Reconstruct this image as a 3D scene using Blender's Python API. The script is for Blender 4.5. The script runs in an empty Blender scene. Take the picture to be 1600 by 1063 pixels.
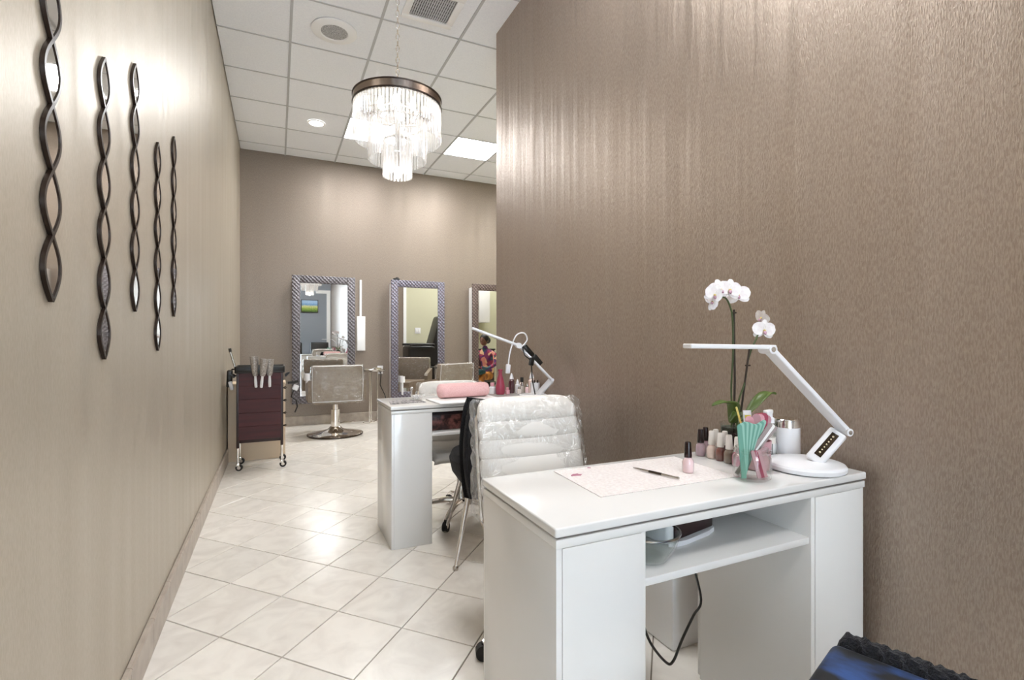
import bpy, bmesh, math, random
from mathutils import Vector, Matrix, Euler
random.seed(7)
PI = math.pi
scene = bpy.context.scene
C = scene.collection

# ------------------------------------------------------------------ camera, world, exposure
cam_d = bpy.data.cameras.new('camera'); cam = bpy.data.objects.new('camera', cam_d); C.objects.link(cam)
cam.location = (0, 0, 1.14)
cam.rotation_euler = (PI/2, 0, -math.radians(25.1))
cam_d.sensor_width = 36.0; cam_d.lens = 783/1600*36; cam_d.shift_y = -2.5/1600
cam_d.clip_start = 0.02
scene.cycles.transparent_max_bounces = 40
scene.camera = cam
w = bpy.data.worlds.new('daylight'); scene.world = w; w.use_nodes = True
wb = w.node_tree.nodes['Background']; wb.inputs[0].default_value = (0.70, 0.85, 1.0, 1); wb.inputs[1].default_value = 7.5
scene.view_settings.view_transform = 'Standard'; scene.view_settings.look = 'None'
scene.view_settings.gamma = 1.0; scene.view_settings.use_curve_mapping = False
scene.view_settings.exposure = 1.0
PANEL = 22.0       # emission of a ceiling light panel

# ------------------------------------------------------------------ materials
def lin(c):
    if isinstance(c, str):
        c = [int(c[i:i+2], 16)/255 for i in (0, 2, 4)]
    return tuple((x/12.92 if x <= .04045 else ((x+.055)/1.055)**2.4) for x in c) + (1,)
M = {}
def P(name, col, rough=.5, metal=0, **k):
    m = bpy.data.materials.new(name); m.use_nodes = True
    b = m.node_tree.nodes['Principled BSDF']
    b.inputs['Base Color'].default_value = lin(col); b.inputs['Roughness'].default_value = rough
    b.inputs['Metallic'].default_value = metal
    for kk, v in k.items(): b.inputs[kk].default_value = v
    M[name] = m
    return m
def nodes(m): return m.node_tree.nodes, m.node_tree.links, m.node_tree.nodes['Principled BSDF']
def noise_mat(name, c1, c2, scale=(30, 30, 30), rough=.5, metal=0, bump=0., detail=3, lo=.35, hi=.65, coord='Object', dist=.02, **k):
    """colour noise between c1 and c2 and optional relief"""
    m = P(name, c1, rough, metal, **k); N, L, b = nodes(m)
    tc = N.new('ShaderNodeTexCoord'); mp = N.new('ShaderNodeMapping'); mp.inputs['Scale'].default_value = scale
    nz = N.new('ShaderNodeTexNoise'); nz.inputs['Scale'].default_value = 1; nz.inputs['Detail'].default_value = detail
    L.new(tc.outputs[coord], mp.inputs['Vector']); L.new(mp.outputs[0], nz.inputs['Vector'])
    r = N.new('ShaderNodeValToRGB'); r.color_ramp.elements[0].position = lo; r.color_ramp.elements[1].position = hi
    r.color_ramp.elements[0].color = lin(c1); r.color_ramp.elements[1].color = lin(c2)
    L.new(nz.outputs['Fac'], r.inputs[0]); L.new(r.outputs[0], b.inputs['Base Color'])
    if bump:
        bp = N.new('ShaderNodeBump'); bp.inputs['Strength'].default_value = bump; bp.inputs['Distance'].default_value = dist
        L.new(nz.outputs['Fac'], bp.inputs['Height']); L.new(bp.outputs[0], b.inputs['Normal'])
    return m
def emit(name, col, s):
    m = bpy.data.materials.new(name); m.use_nodes = True; N = m.node_tree.nodes; N.clear()
    e = N.new('ShaderNodeEmission'); e.inputs[0].default_value = lin(col); e.inputs[1].default_value = s
    o = N.new('ShaderNodeOutputMaterial'); m.node_tree.links.new(e.outputs[0], o.inputs[0]); M[name] = m
    return m
def thin(name, tint='ffffff', base=.05, rough=.04, white=0., ior=1.45, bump=0.):
    """thin clear sheet: transparent with Fresnel reflection and a little milky body"""
    m = bpy.data.materials.new(name); m.use_nodes = True; N = m.node_tree.nodes; L = m.node_tree.links; N.clear()
    o = N.new('ShaderNodeOutputMaterial'); t = N.new('ShaderNodeBsdfTransparent'); t.inputs[0].default_value = lin(tint)
    g = N.new('ShaderNodeBsdfGlossy'); g.inputs['Roughness'].default_value = rough
    lw = N.new('ShaderNodeLayerWeight'); lw.inputs[0].default_value = .5; f = N.new('ShaderNodeMath'); f.operation = 'POWER'; f.inputs[1].default_value = 4.0
    L.new(lw.outputs['Facing'], f.inputs[0])
    a = N.new('ShaderNodeMath'); a.operation = 'ADD'; a.inputs[1].default_value = base; a.use_clamp = True
    mx = N.new('ShaderNodeMixShader'); L.new(f.outputs[0], a.inputs[0]); a.inputs[1].default_value = base; L.new(a.outputs[0], mx.inputs[0])
    L.new(g.outputs[0], mx.inputs[2])
    if white:
        d = N.new('ShaderNodeBsdfTranslucent'); d.inputs[0].default_value = (.95, .95, .95, 1)
        d2 = N.new('ShaderNodeBsdfDiffuse'); d2.inputs[0].default_value = (.95, .95, .95, 1)
        dm = N.new('ShaderNodeMixShader'); L.new(d.outputs[0], dm.inputs[1]); L.new(d2.outputs[0], dm.inputs[2])
        m2 = N.new('ShaderNodeMixShader'); m2.inputs[0].default_value = white
        L.new(t.outputs[0], m2.inputs[1]); L.new(dm.outputs[0], m2.inputs[2]); L.new(m2.outputs[0], mx.inputs[1])
    else:
        L.new(t.outputs[0], mx.inputs[1])
    if bump:
        tc = N.new('ShaderNodeTexCoord'); nz = N.new('ShaderNodeTexNoise'); nz.inputs['Scale'].default_value = 14; nz.inputs['Detail'].default_value = 4
        nz.inputs['Distortion'].default_value = 1.2
        L.new(tc.outputs['Object'], nz.inputs['Vector']); bp = N.new('ShaderNodeBump'); bp.inputs['Strength'].default_value = bump
        bp.inputs['Distance'].default_value = .05; L.new(nz.outputs['Fac'], bp.inputs['Height']); L.new(bp.outputs[0], g.inputs['Normal'])
    L.new(mx.outputs[0], o.inputs[0]); M[name] = m
    return m

def wallpaper(name, c1, c2, rough=.42, metal=.55, fib=.5, streak=.35, aniso=0.):
    """metallic wallpaper with short upright fibres and slow upright streaks, in world space"""
    m = P(name, c1, rough, metal); N, L, b = nodes(m)
    ge = N.new('ShaderNodeNewGeometry'); sp = N.new('ShaderNodeSeparateXYZ'); L.new(ge.outputs['Position'], sp.inputs[0])
    ad = N.new('ShaderNodeMath'); ad.operation = 'ADD'; L.new(sp.outputs[0], ad.inputs[0]); L.new(sp.outputs[1], ad.inputs[1])
    def nz(su, sz, det, off=0, dist=0):
        cb = N.new('ShaderNodeCombineXYZ')
        a = N.new('ShaderNodeMath'); a.operation = 'MULTIPLY'; a.inputs[1].default_value = su; L.new(ad.outputs[0], a.inputs[0]); L.new(a.outputs[0], cb.inputs[0])
        z = N.new('ShaderNodeMath'); z.operation = 'MULTIPLY'; z.inputs[1].default_value = sz; L.new(sp.outputs[2], z.inputs[0]); L.new(z.outputs[0], cb.inputs[1])
        cb.inputs[2].default_value = off
        n = N.new('ShaderNodeTexNoise'); n.inputs['Scale'].default_value = 1; n.inputs['Detail'].default_value = det; n.inputs['Distortion'].default_value = dist
        L.new(cb.outputs[0], n.inputs['Vector']); return n
    fine = nz(310, 60, 2, 3, .6); slow = nz(10, .5, 2, 8); big = nz(1.6, .9, 2, 1)
    r = N.new('ShaderNodeValToRGB'); r.color_ramp.elements[0].position = .38; r.color_ramp.elements[1].position = .62
    r.color_ramp.elements[0].color = lin(c1); r.color_ramp.elements[1].color = lin(c2); L.new(fine.outputs['Fac'], r.inputs[0]); L.new(r.outputs[0], b.inputs['Base Color'])
    mr = N.new('ShaderNodeMapRange'); mr.inputs[1].default_value = .3; mr.inputs[2].default_value = .7
    mr.inputs[3].default_value = rough-.04; mr.inputs[4].default_value = rough+.08; L.new(slow.outputs['Fac'], mr.inputs[0]); L.new(mr.outputs[0], b.inputs['Roughness'])
    b1 = N.new('ShaderNodeBump'); b1.inputs['Strength'].default_value = streak; b1.inputs['Distance'].default_value = .03; L.new(slow.outputs['Fac'], b1.inputs['Height'])
    b2 = N.new('ShaderNodeBump'); b2.inputs['Strength'].default_value = fib; b2.inputs['Distance'].default_value = .004; L.new(fine.outputs['Fac'], b2.inputs['Height'])
    tz = N.new('ShaderNodeCombineXYZ'); tz.inputs[2].default_value = 1; L.new(tz.outputs[0], b.inputs['Tangent']); b.inputs['Anisotropic'].default_value = aniso
    L.new(b1.outputs[0], b2.inputs['Normal']); L.new(b2.outputs[0], b.inputs['Normal'])
    return m
wallpaper('wallpaper', 'a29285', 'b4a598', rough=.35, metal=.75, fib=.45, streak=.42, aniso=.6)
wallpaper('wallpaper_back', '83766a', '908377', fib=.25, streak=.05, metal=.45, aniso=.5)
wallpaper('wallpaper_left', 'b3a998', 'bbb1a2', rough=.36, metal=.33, fib=.1, streak=.12, aniso=.6)
P('ceiling_panel', 'dcdcdc', .85); P('ceiling_grid', 'bdbec1', .6)
noise_mat('ceiling_tile', 'eff1f6', 'f5f7fb', (90, 90, 90), .9, bump=.15, detail=4, dist=.004)
def floor_mat():
    m = noise_mat('floor_tile', 'dcd5cc', 'e9e3da', (7, 7, 7), .2, detail=8, lo=.3, hi=.62)
    N, L, b = nodes(m); oi = N.new('ShaderNodeObjectInfo'); tc = [n for n in N if n.type == 'TEX_COORD'][0]; mp = [n for n in N if n.type == 'MAPPING'][0]
    va = N.new('ShaderNodeVectorMath'); va.operation = 'ADD'; cb = N.new('ShaderNodeCombineXYZ')
    mu = N.new('ShaderNodeMath'); mu.operation = 'MULTIPLY'; mu.inputs[1].default_value = 37; L.new(oi.outputs['Random'], mu.inputs[0]); L.new(mu.outputs[0], cb.inputs[0])
    L.new(tc.outputs['Object'], va.inputs[0]); L.new(cb.outputs[0], va.inputs[1]); L.new(va.outputs[0], mp.inputs['Vector'])
    nz = [n for n in N if n.type == 'TEX_NOISE'][0]; nz.inputs['Distortion'].default_value = 1.4
    hs = N.new('ShaderNodeHueSaturation'); mr = N.new('ShaderNodeMapRange'); mr.inputs[3].default_value = .94; mr.inputs[4].default_value = 1.04
    L.new(oi.outputs['Random'], mr.inputs[0]); L.new(mr.outputs[0], hs.inputs['Value'])
    r = [n for n in N if n.type == 'VALTORGB'][0]; L.new(r.outputs[0], hs.inputs['Color']); L.new(hs.outputs[0], b.inputs['Base Color'])
floor_mat()
P('grout', '8f8578', .9)
noise_mat('base_tile', 'a3968a', 'b4a89b', (14, 14, 14), .35, detail=6)
P('blue_grey_wall', '8d939c', .7); P('cream_wall', 'c6c3a8', .7); P('white_trim', 'f2f2f2', .5)
P('white_gloss', 'd9d7d4', .16); P('white_matte', 'eeecea', .45); P('white_plastic', 'e3e2e4', .3); P('shadow_gap', '6f6862', .6)
P('chrome', 'e6e2de', .08, 1); P('steel', 'b9b4ae', .25, 1); P('dark_metal', '4a4038', .25, .9); P('bronze', '2c2019', .32, .5)
P('mirror', 'f2f2f0', .015, 1); P('smoked_mirror', 'd2cdc8', .03, 1)
P('black_plastic', '17130f', .35); P('black_leather', '14110f', .4); P('rubber', '1a1817', .6)
P('white_leather', 'dedad4', .42); noise_mat('beige_leather', '7c6d5c', '897a69', (40, 40, 40), .42, bump=.1)
noise_mat('burgundy', '380c0f', '471316', (3, 3, 40), .55); P('dark_wine', '240a0c', .4)
thin('clear_glass', 'fbfdfc', .03, .02); thin('plastic_film', 'ffffff', .15, .10, .0, 1.38, bump=1.0); thin('window_glass', 'ffffff', .0, .0)
thin('crystal', 'ffffff', .14, .08, .27, 1.5)
emit('panel_light', 'fbfdff', PANEL); emit('bulb', 'fffaf2', 31.0); emit('downlight', 'fff8ee', 20.0)
noise_mat('navy_plush', '06060a', '13131c', (220, 220, 220), .9, bump=.8, detail=2, dist=.01, **{'Sheen Weight': .08})
noise_mat('blue_velvet', '04060c', '22457e', (20, 10, 20), .6, detail=6, lo=.42, hi=.66, **{'Sheen Weight': .1, 'Sheen Roughness': .3})
P('beige_laminate', 'd9c3a8', .5); P('teal_board', '6a9c8c', .8); P('grey_board', '9a8c8a', .8); P('mauve_board', 'b58a90', .8); P('pink_plastic', 'd49aa4', .35)
P('green_leaf', '4f6428', .4); P('green_stem', '3c4a22', .5); P('stake', '2a1c12', .6)
noise_mat('petal', 'f6f2f0', 'e9dfe0', (60, 60, 60), .55, **{'Subsurface Weight': .0}); P('petal_throat', 'b48a9c', .5); P('petal_yellow', 'd8c06a', .5)
noise_mat('pink_towel', 'e6b3b3', 'f0c6c4', (160, 160, 160), .9, bump=.4, dist=.004); P('pink_red', '98384e', .35)
P('polish_cap_dark', '1d0709', .22); P('polish_cap_white', 'efeae6', .3)
for n_, c_ in dict(pink='ecc9cc', mauve='b496a4', nude='eed5cc', brick='7a4038', taupe='7d6a5c', rose='c46a82', clear='e8dcd4', plum='4a2028').items():
    P('lacquer_'+n_, c_, .08, **{'Coat Weight': 1.0})
P('skin', '7d5440', .5); P('hair', '140d0a', .5); P('teal_cloth', '1f4c50', .7)
def floral():
    m = P('floral_cloth', 'b0627a', .8); N, L, b = nodes(m); tc = N.new('ShaderNodeTexCoord')
    v = N.new('ShaderNodeTexVoronoi'); v.inputs['Scale'].default_value = 13; L.new(tc.outputs['Object'], v.inputs['Vector'])
    r = N.new('ShaderNodeValToRGB'); r.color_ramp.interpolation = 'CONSTANT'
    cols = ['7a2f55', 'd98a7a', '5a2f6a', 'e0b48a', 'a23c5c', '33505a']
    while len(r.color_ramp.elements) < len(cols): r.color_ramp.elements.new(.5)
    for i, c in enumerate(cols): r.color_ramp.elements[i].position = i/len(cols); r.color_ramp.elements[i].color = lin(c)
    s = N.new('ShaderNodeSeparateColor'); L.new(v.outputs['Color'], s.inputs[0]); L.new(s.outputs[0], r.inputs[0]); L.new(r.outputs[0], b.inputs['Base Color'])
floral(); noise_mat('orange_cloth', 'c8832c', '7d4a1e', (12, 12, 4), .8)
def frame_mat(name, c1, c2, c3):
    """iridescent basket-weave mirror frame"""
    m = P(name, c1, .38, .35); N, L, b = nodes(m); tc = N.new('ShaderNodeTexCoord')
    w1 = N.new('ShaderNodeTexWave'); w1.inputs['Scale'].default_value = 13; w1.inputs['Distortion'].default_value = 3; w1.inputs['Detail Scale'].default_value = 3; w1.bands_direction = 'DIAGONAL'
    w2 = N.new('ShaderNodeTexWave'); w2.inputs['Scale'].default_value = 13; w2.inputs['Distortion'].default_value = 3; w2.inputs['Detail Scale'].default_value = 3; w2.bands_direction = 'DIAGONAL'
    mp = N.new('ShaderNodeMapping'); mp.inputs['Scale'].default_value = (-1, 1, 1)
    L.new(tc.outputs['Object'], w1.inputs['Vector']); L.new(tc.outputs['Object'], mp.inputs[0]); L.new(mp.outputs[0], w2.inputs['Vector'])
    r = N.new('ShaderNodeValToRGB'); r.color_ramp.elements[0].color = lin(c1); r.color_ramp.elements[1].color = lin(c2)
    e = r.color_ramp.elements.new(.5); e.color = lin(c3)
    mx = N.new('ShaderNodeMath'); mx.operation = 'MULTIPLY'; L.new(w1.outputs['Fac'], mx.inputs[0]); L.new(w2.outputs['Fac'], mx.inputs[1])
    sq = N.new('ShaderNodeMath'); sq.operation = 'SQRT'; L.new(mx.outputs[0], sq.inputs[0])
    L.new(sq.outputs[0], r.inputs[0]); L.new(r.outputs[0], b.inputs['Base Color'])
    bp = N.new('ShaderNodeBump'); bp.inputs['Strength'].default_value = .5; bp.inputs['Distance'].default_value = .01
    L.new(w1.outputs['Fac'], bp.inputs['Height']); L.new(bp.outputs[0], b.inputs['Normal'])
frame_mat('frame_weave_grey', '595456', '827f86', '6c676a')
frame_mat('frame_weave_blue', '575862', '858fa3', '7a6b71')
frame_mat('frame_weave_brown', '4c3f3a', '78675f', '635450')
def glitter():
    m = noise_mat('glitter_mat', 'e0d6d3', 'f1ebe8', (120, 120, 120), .3, bump=.9, detail=4, lo=.3, hi=.7, dist=.006)
    return m
glitter()
noise_mat('pattern_mat', '454143', 'aaa2a2', (55, 55, 55), .5, detail=5, lo=.44, hi=.56)
noise_mat('floral_box', '2c1413', '8a5a54', (28, 28, 28), .35, detail=4, lo=.45, hi=.62)
def landscape():
    m = P('landscape_print', '888888', .4); N, L, b = nodes(m); tc = N.new('ShaderNodeTexCoord'); sp = N.new('ShaderNodeSeparateXYZ'); L.new(tc.outputs['Generated'], sp.inputs[0])
    nz = N.new('ShaderNodeTexNoise'); nz.inputs['Scale'].default_value = 14; L.new(tc.outputs['Generated'], nz.inputs['Vector'])
    a = N.new('ShaderNodeMath'); a.operation = 'MULTIPLY_ADD'; a.inputs[1].default_value = .45; L.new(nz.outputs['Fac'], a.inputs[0]); L.new(sp.outputs[2], a.inputs[2])
    r = N.new('ShaderNodeValToRGB')
    r.color_ramp.elements[0].position = .25; r.color_ramp.elements[0].color = lin('3a5a22')
    r.color_ramp.elements[1].position = 1.0; r.color_ramp.elements[1].color = lin('9fc0e0')
    for p_, c_ in ((.5, '8aa83c'), (.7, 'd8d890'), (.85, '5a90c8')): e = r.color_ramp.elements.new(p_); e.color = lin(c_)
    L.new(a.outputs[0], r.inputs[0]); L.new(r.outputs[0], b.inputs['Base Color'])
landscape()
def barcode():
    m = P('barcode_label', 'e6e6e4', .4); N, L, b = nodes(m); tc = N.new('ShaderNodeTexCoord')
    w1 = N.new('ShaderNodeTexNoise'); mp = N.new('ShaderNodeMapping'); mp.inputs['Scale'].default_value = (22, 22, 0); w1.inputs['Scale'].default_value = 1; w1.inputs['Detail'].default_value = 0
    L.new(tc.outputs['Generated'], mp.inputs[0]); L.new(mp.outputs[0], w1.inputs['Vector'])
    r = N.new('ShaderNodeValToRGB'); r.color_ramp.interpolation = 'CONSTANT'; r.color_ramp.elements[0].color = lin('2a2a2c'); r.color_ramp.elements[1].color = lin('e6e6e4'); r.color_ramp.elements[1].position = .48
    L.new(w1.outputs['Fac'], r.inputs[0]); L.new(r.outputs[0], b.inputs['Base Color'])
barcode()

# ------------------------------------------------------------------ mesh helpers
def spl(pts, k=6):
    out = []; p = [Vector(q) for q in pts]
    for i in range(len(p)-1):
        a, b_, c, d = p[max(i-1, 0)], p[i], p[i+1], p[min(i+2, len(p)-1)]
        for j in range(k):
            t_ = j/k; out.append(.5*((2*b_)+(c-a)*t_+(2*a-5*b_+4*c-d)*t_**2+(3*b_-a-3*c+d)*t_**3))
    return out+[p[-1]]
class B:
    def __init__(s): s.bm = bmesh.new()
    def box(s, c, size, bev=0, seg=2, rot=(0, 0, 0)):
        mt = Matrix.Translation(c) @ Euler(rot).to_matrix().to_4x4() @ Matrix.Diagonal((*size, 1))
        g = bmesh.ops.create_cube(s.bm, size=1, matrix=mt)
        if bev:
            es = list({e for v in g['verts'] for e in v.link_edges})
            bmesh.ops.bevel(s.bm, geom=es, offset=bev, segments=seg, profile=.5, affect='EDGES')
        return s
    def quad(s, pts):
        s.bm.faces.new([s.bm.verts.new(p) for p in pts]); return s
    def tube(s, pts, r, n=8, closed=False, caps=True):
        pts = [Vector(p) for p in pts]; k = len(pts); rs = r if isinstance(r, (list, tuple)) else [r]*k
        rings = []; up = None
        for i, p in enumerate(pts):
            a = pts[(i-1) % k] if (closed or i > 0) else p; b = pts[(i+1) % k] if (closed or i < k-1) else p
            t = (b-a).normalized()
            if up is None:
                up = Vector((0, 0, 1)) if abs(t.z) < .9 else Vector((1, 0, 0))
            up = (up - t*up.dot(t)).normalized(); x = t.cross(up)
            rings.append([s.bm.verts.new(p + (x*math.cos(2*PI*j/n) + up*math.sin(2*PI*j/n))*rs[i]) for j in range(n)])
        for i in range(k if closed else k-1):
            A, Bb = rings[i], rings[(i+1) % k]
            for j in range(n): s.bm.faces.new((A[j], A[(j+1) % n], Bb[(j+1) % n], Bb[j]))
        if caps and not closed:
            s.bm.faces.new(rings[0][::-1]); s.bm.faces.new(rings[-1])
        return s
    def cyl(s, p0, p1, r0, r1=None, n=16): return s.tube([p0, p1], [r0, r0 if r1 is None else r1], n)
    def lathe(s, prof, n=24, c=(0, 0, 0), sx=1, sy=1):
        rings = []
        for r, z in prof:
            if r < 1e-5: rings.append([s.bm.verts.new((c[0], c[1], c[2]+z))])
            else: rings.append([s.bm.verts.new((c[0]+sx*r*math.cos(2*PI*j/n), c[1]+sy*r*math.sin(2*PI*j/n), c[2]+z)) for j in range(n)])
        for A, Bb in zip(rings, rings[1:]):
            if len(A) == 1 and len(Bb) == 1: continue
            for j in range(n):
                if len(A) == 1: s.bm.faces.new((A[0], Bb[(j+1) % n], Bb[j]))
                elif len(Bb) == 1: s.bm.faces.new((A[j], A[(j+1) % n], Bb[0]))
                else: s.bm.faces.new((A[j], A[(j+1) % n], Bb[(j+1) % n], Bb[j]))
        return s
    def sph(s, c, r, sc=(1, 1, 1), n=14, rot=(0, 0, 0)):
        mt = Matrix.Translation(c) @ Euler(rot).to_matrix().to_4x4() @ Matrix.Diagonal((r*sc[0], r*sc[1], r*sc[2], 1))
        bmesh.ops.create_uvsphere(s.bm, u_segments=n, v_segments=max(6, n//2+2), radius=1, matrix=mt); return s
    def prism(s, poly, axis, a, b):
        """extrude a 2-D polygon along an axis ('x','y','z') from a to b"""
        def pt(u, v, t): return {'x': (t, u, v), 'y': (u, t, v), 'z': (u, v, t)}[axis]
        A = [s.bm.verts.new(pt(u, v, a)) for u, v in poly]; Bb = [s.bm.verts.new(pt(u, v, b)) for u, v in poly]; n = len(poly)
        s.bm.faces.new(A[::-1]); s.bm.faces.new(Bb)
        for i in range(n): s.bm.faces.new((A[i], A[(i+1) % n], Bb[(i+1) % n], Bb[i]))
        return s
    def grid(s, f, nu, nv, closed_u=False):
        """surface f(u,v) with u,v in 0..1"""
        V = [[s.bm.verts.new(f(i/nu, j/nv)) for j in range(nv+1)] for i in range(nu if closed_u else nu+1)]
        for i in range(nu):
            for j in range(nv):
                i2 = (i+1) % len(V); s.bm.faces.new((V[i][j], V[i2][j], V[i2][j+1], V[i][j+1]))
        return s
    def mesh(s, name, mat, smooth=True, ang=35):
        bmesh.ops.recalc_face_normals(s.bm, faces=s.bm.faces[:])
        me = bpy.data.meshes.new(name); s.bm.to_mesh(me); s.bm.free(); me.materials.append(M[mat])
        if smooth:
            me.shade_smooth(); me.set_sharp_from_angle(angle=math.radians(ang))
        return me
    def obj(s, name, mat, parent=None, loc=(0, 0, 0), rot=(0, 0, 0), smooth=True, ang=35):
        return link(name, s.mesh(name, mat, smooth, ang), parent, loc, rot)
def link(name, me, parent=None, loc=(0, 0, 0), rot=(0, 0, 0)):
    o = bpy.data.objects.new(name, me); C.objects.link(o); o.parent = parent; o.location = loc; o.rotation_euler = rot
    return o
def tag(o, label, cat, group=None):
    o['label'] = label; o['category'] = cat
    if group: o['group'] = group
    return o
def thing(name, label, cat, loc=(0, 0, 0), rz=0, group=None):
    o = bpy.data.objects.new(name, None); C.objects.link(o); o.location = loc; o.rotation_euler = (0, 0, rz); o.empty_display_size = .1
    return tag(o, label, cat, group)
def struct(o): o['kind'] = 'structure'; return o
def sbox(name, lo, hi, mat, parent=None, bev=0):
    c = [(a+b)/2 for a, b in zip(lo, hi)]; sz = [b-a for a, b in zip(lo, hi)]
    o = B().box((0, 0, 0), sz, bev).obj(name, mat, parent, c)
    return o if parent else struct(o)
def copy_tree(o, parent=None):
    c = o.copy(); C.objects.link(c); c.parent = parent
    for ch in list(o.children): copy_tree(ch, c)
    return c
def subdiv(o, lv=2):
    m = o.modifiers.new('smooth', 'SUBSURF'); m.levels = lv; m.render_levels = lv; return o

# ------------------------------------------------------------------ the room
XL, XR, YB, YF, YC, XE, ZC = -.423, 1.55, 7.13, -3.0, 3.60, 5.2, 3.516
fl = sbox('floor', (XL-.1, YF-.1, -.12), (XE+.1, YB+.1, -.006), 'grout')
# diagonal floor tiles
HX, HY, G = .2145, .233, .0035
def clip(poly, ax, lim, keep_less):
    out = []
    for i in range(len(poly)):
        a, b = poly[i], poly[(i+1) % len(poly)]
        ia = (a[ax] <= lim) if keep_less else (a[ax] >= lim); ib = (b[ax] <= lim) if keep_less else (b[ax] >= lim)
        if ia: out.append(a)
        if ia != ib:
            t = (lim-a[ax])/(b[ax]-a[ax]); out.append(tuple(a[k]+(b[k]-a[k])*t for k in (0, 1)))
    return out
def tile_mesh(poly, h=.006, bv=.002):
    b = B(); n = len(poly); cx = sum(p[0] for p in poly)/n; cy = sum(p[1] for p in poly)/n
    lo = [b.bm.verts.new((x, y, -h)) for x, y in poly]; mid = [b.bm.verts.new((x, y, -bv*.6)) for x, y in poly]
    top = []
    for x, y in poly:
        d = math.hypot(x-cx, y-cy) or 1; top.append(b.bm.verts.new((x-(x-cx)/d*bv, y-(y-cy)/d*bv, 0)))
    for A, Q in ((lo, mid), (mid, top)):
        for i in range(n): b.bm.faces.new((A[i], A[(i+1) % n], Q[(i+1) % n], Q[i]))
    b.bm.faces.new(top)
    return b.mesh('floor_tile', 'floor_tile', False)
full = [(0, -HY+G), (HX-G, 0), (0, HY-G), (-HX+G, 0)]
full_me = tile_mesh(full); rest = []
def in_view(x, y):
    d = x*.4242+y*.9055
    if d < .5: return False
    px = 800+783*(x*.9055-y*.4242)/d; py = 529+783*1.14/d
    return -60 < px < 1420 and py < 1190
for i in range(-40, 44):
    for j in range(-40, 40):
        if (i+j) % 2: continue
        cx = .015+HX+i*HX; cy = 2.904+j*HY
        if not (XL-HX < cx < XE+HX and YF-HY < cy < YB+HY): continue
        if cy < YC-.1-HY and cx > XR+HX: continue
        poly = [(cx+x, cy+y) for x, y in full]
        p2 = clip(clip(clip(clip(poly, 0, XL, False), 0, XE, True), 1, YF, False), 1, YB, True)
        if cy < YC-.15: p2 = clip(p2, 0, XR+.02, True)
        if len(p2) < 3: continue
        whole = len(p2) == 4 and all(abs(a[0]-b_[0])+abs(a[1]-b_[1]) < 1e-6 for a, b_ in zip(p2, poly))
        if in_view(cx, cy) and (cy < YC or cx < 3.3):
            me = full_me if whole else tile_mesh([(x-cx, y-cy) for x, y in p2])
            link('floor_tile', me, fl, (cx - fl.location.x, cy - fl.location.y, -fl.location.z))
        else: rest.append([(x, y) for x, y in p2])
b = B()
for p2 in rest: b.prism(p2, 'z', -.006, 0)
o = b.obj('floor_tile_field', 'floor_tile', fl, tuple(-v for v in fl.location), smooth=False); o['kind'] = 'stuff'

wl = sbox('wall_left', (XL-.12, YF, 0), (XL, YB, ZC+.1), 'wallpaper_left')
wr = sbox('wall_right', (XR, YF, 0), (XR+.15, YC-.003, ZC+.1), 'wallpaper')
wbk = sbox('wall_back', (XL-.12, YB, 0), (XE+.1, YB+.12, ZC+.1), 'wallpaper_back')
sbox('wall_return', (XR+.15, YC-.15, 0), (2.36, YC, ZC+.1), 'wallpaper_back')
sbox('trim_1', (2.36, YC-.15, 0), (2.42, YC+.01, ZC), 'white_trim')
wg = sbox('wall_side_room', (2.42, YC-.15, 0), (XE, YC, ZC+.1), 'cream_wall')
sbox('wall_end', (XE, YC-.15, 0), (XE+.12, YB, ZC+.1), 'cream_wall')
# front wall behind the camera, with a glazed shopfront light
sbox('wall_front', (.62, YF-.12, 0), (XR+.15, YF, ZC+.1), 'blue_grey_wall')
sbox('wall_front_head', (XL-.12, YF-.12, 2.85), (.62, YF, ZC+.1), 'blue_grey_wall')
w1 = struct(B().box((0, 0, 0), (.94, .012, 2.73)).obj('window_1', 'window_glass', None, (.10, YF-.06, 1.48)))
fr = B().box((-.49, 0, 0), (.06, .08, 2.85)).obj('window_frame', 'white_trim', w1); B().box((.49, 0, 0), (.06, .08, 2.85)).obj('window_frame', 'white_trim', w1)
B().box((0, 0, 1.39), (.92, .08, .06)).obj('window_frame', 'white_trim', w1); B().box((0, 0, -1.41), (.92, .08, .13)).obj('window_frame', 'white_trim', w1)
sbox('trim_2', (1.42, YF, 0), (1.53, YF+.04, 2.66), 'white_trim'); sbox('trim_3', (1.10, YF, 2.56), (1.42, YF+.04, 2.66), 'white_trim')
# baseboards, laid of tile pieces
def skirt(name, p0, p1, step=.3048, first=0.):
    p0 = Vector(p0); p1 = Vector(p1); t = (p1-p0).normalized(); n = Vector((-t.y, t.x, 0)); Lg = (p1-p0).length
    root = struct(B().box((0, 0, 0), (Lg, .012, .118)).obj(name, 'grout', None, (p0+p1)/2 + Vector((0, 0, .059)) + n*.006, (0, 0, math.atan2(t.y, t.x))))
    x = -Lg/2 - first; prof = [(-.004, -.059), (.010, -.059), (.010, .046), (.013, .05), (.013, .058), (.008, .064), (-.004, .064)]
    while x < Lg/2:
        a = max(x, -Lg/2)+.0012; c = min(x+step, Lg/2)-.0012
        if c-a > .02: B().prism(prof, 'x', a, c).obj('baseboard_tile', 'base_tile', root, smooth=False)
        x += step
skirt('baseboard_left', (XL, 5.6, 0), (XL, .3, 0), first=.26)
skirt('baseboard_back', (4.2, YB, 0), (XL+.02, YB, 0), first=.1)
skirt('baseboard_right', (XR, .2, 0), (XR, YC, 0))

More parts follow.
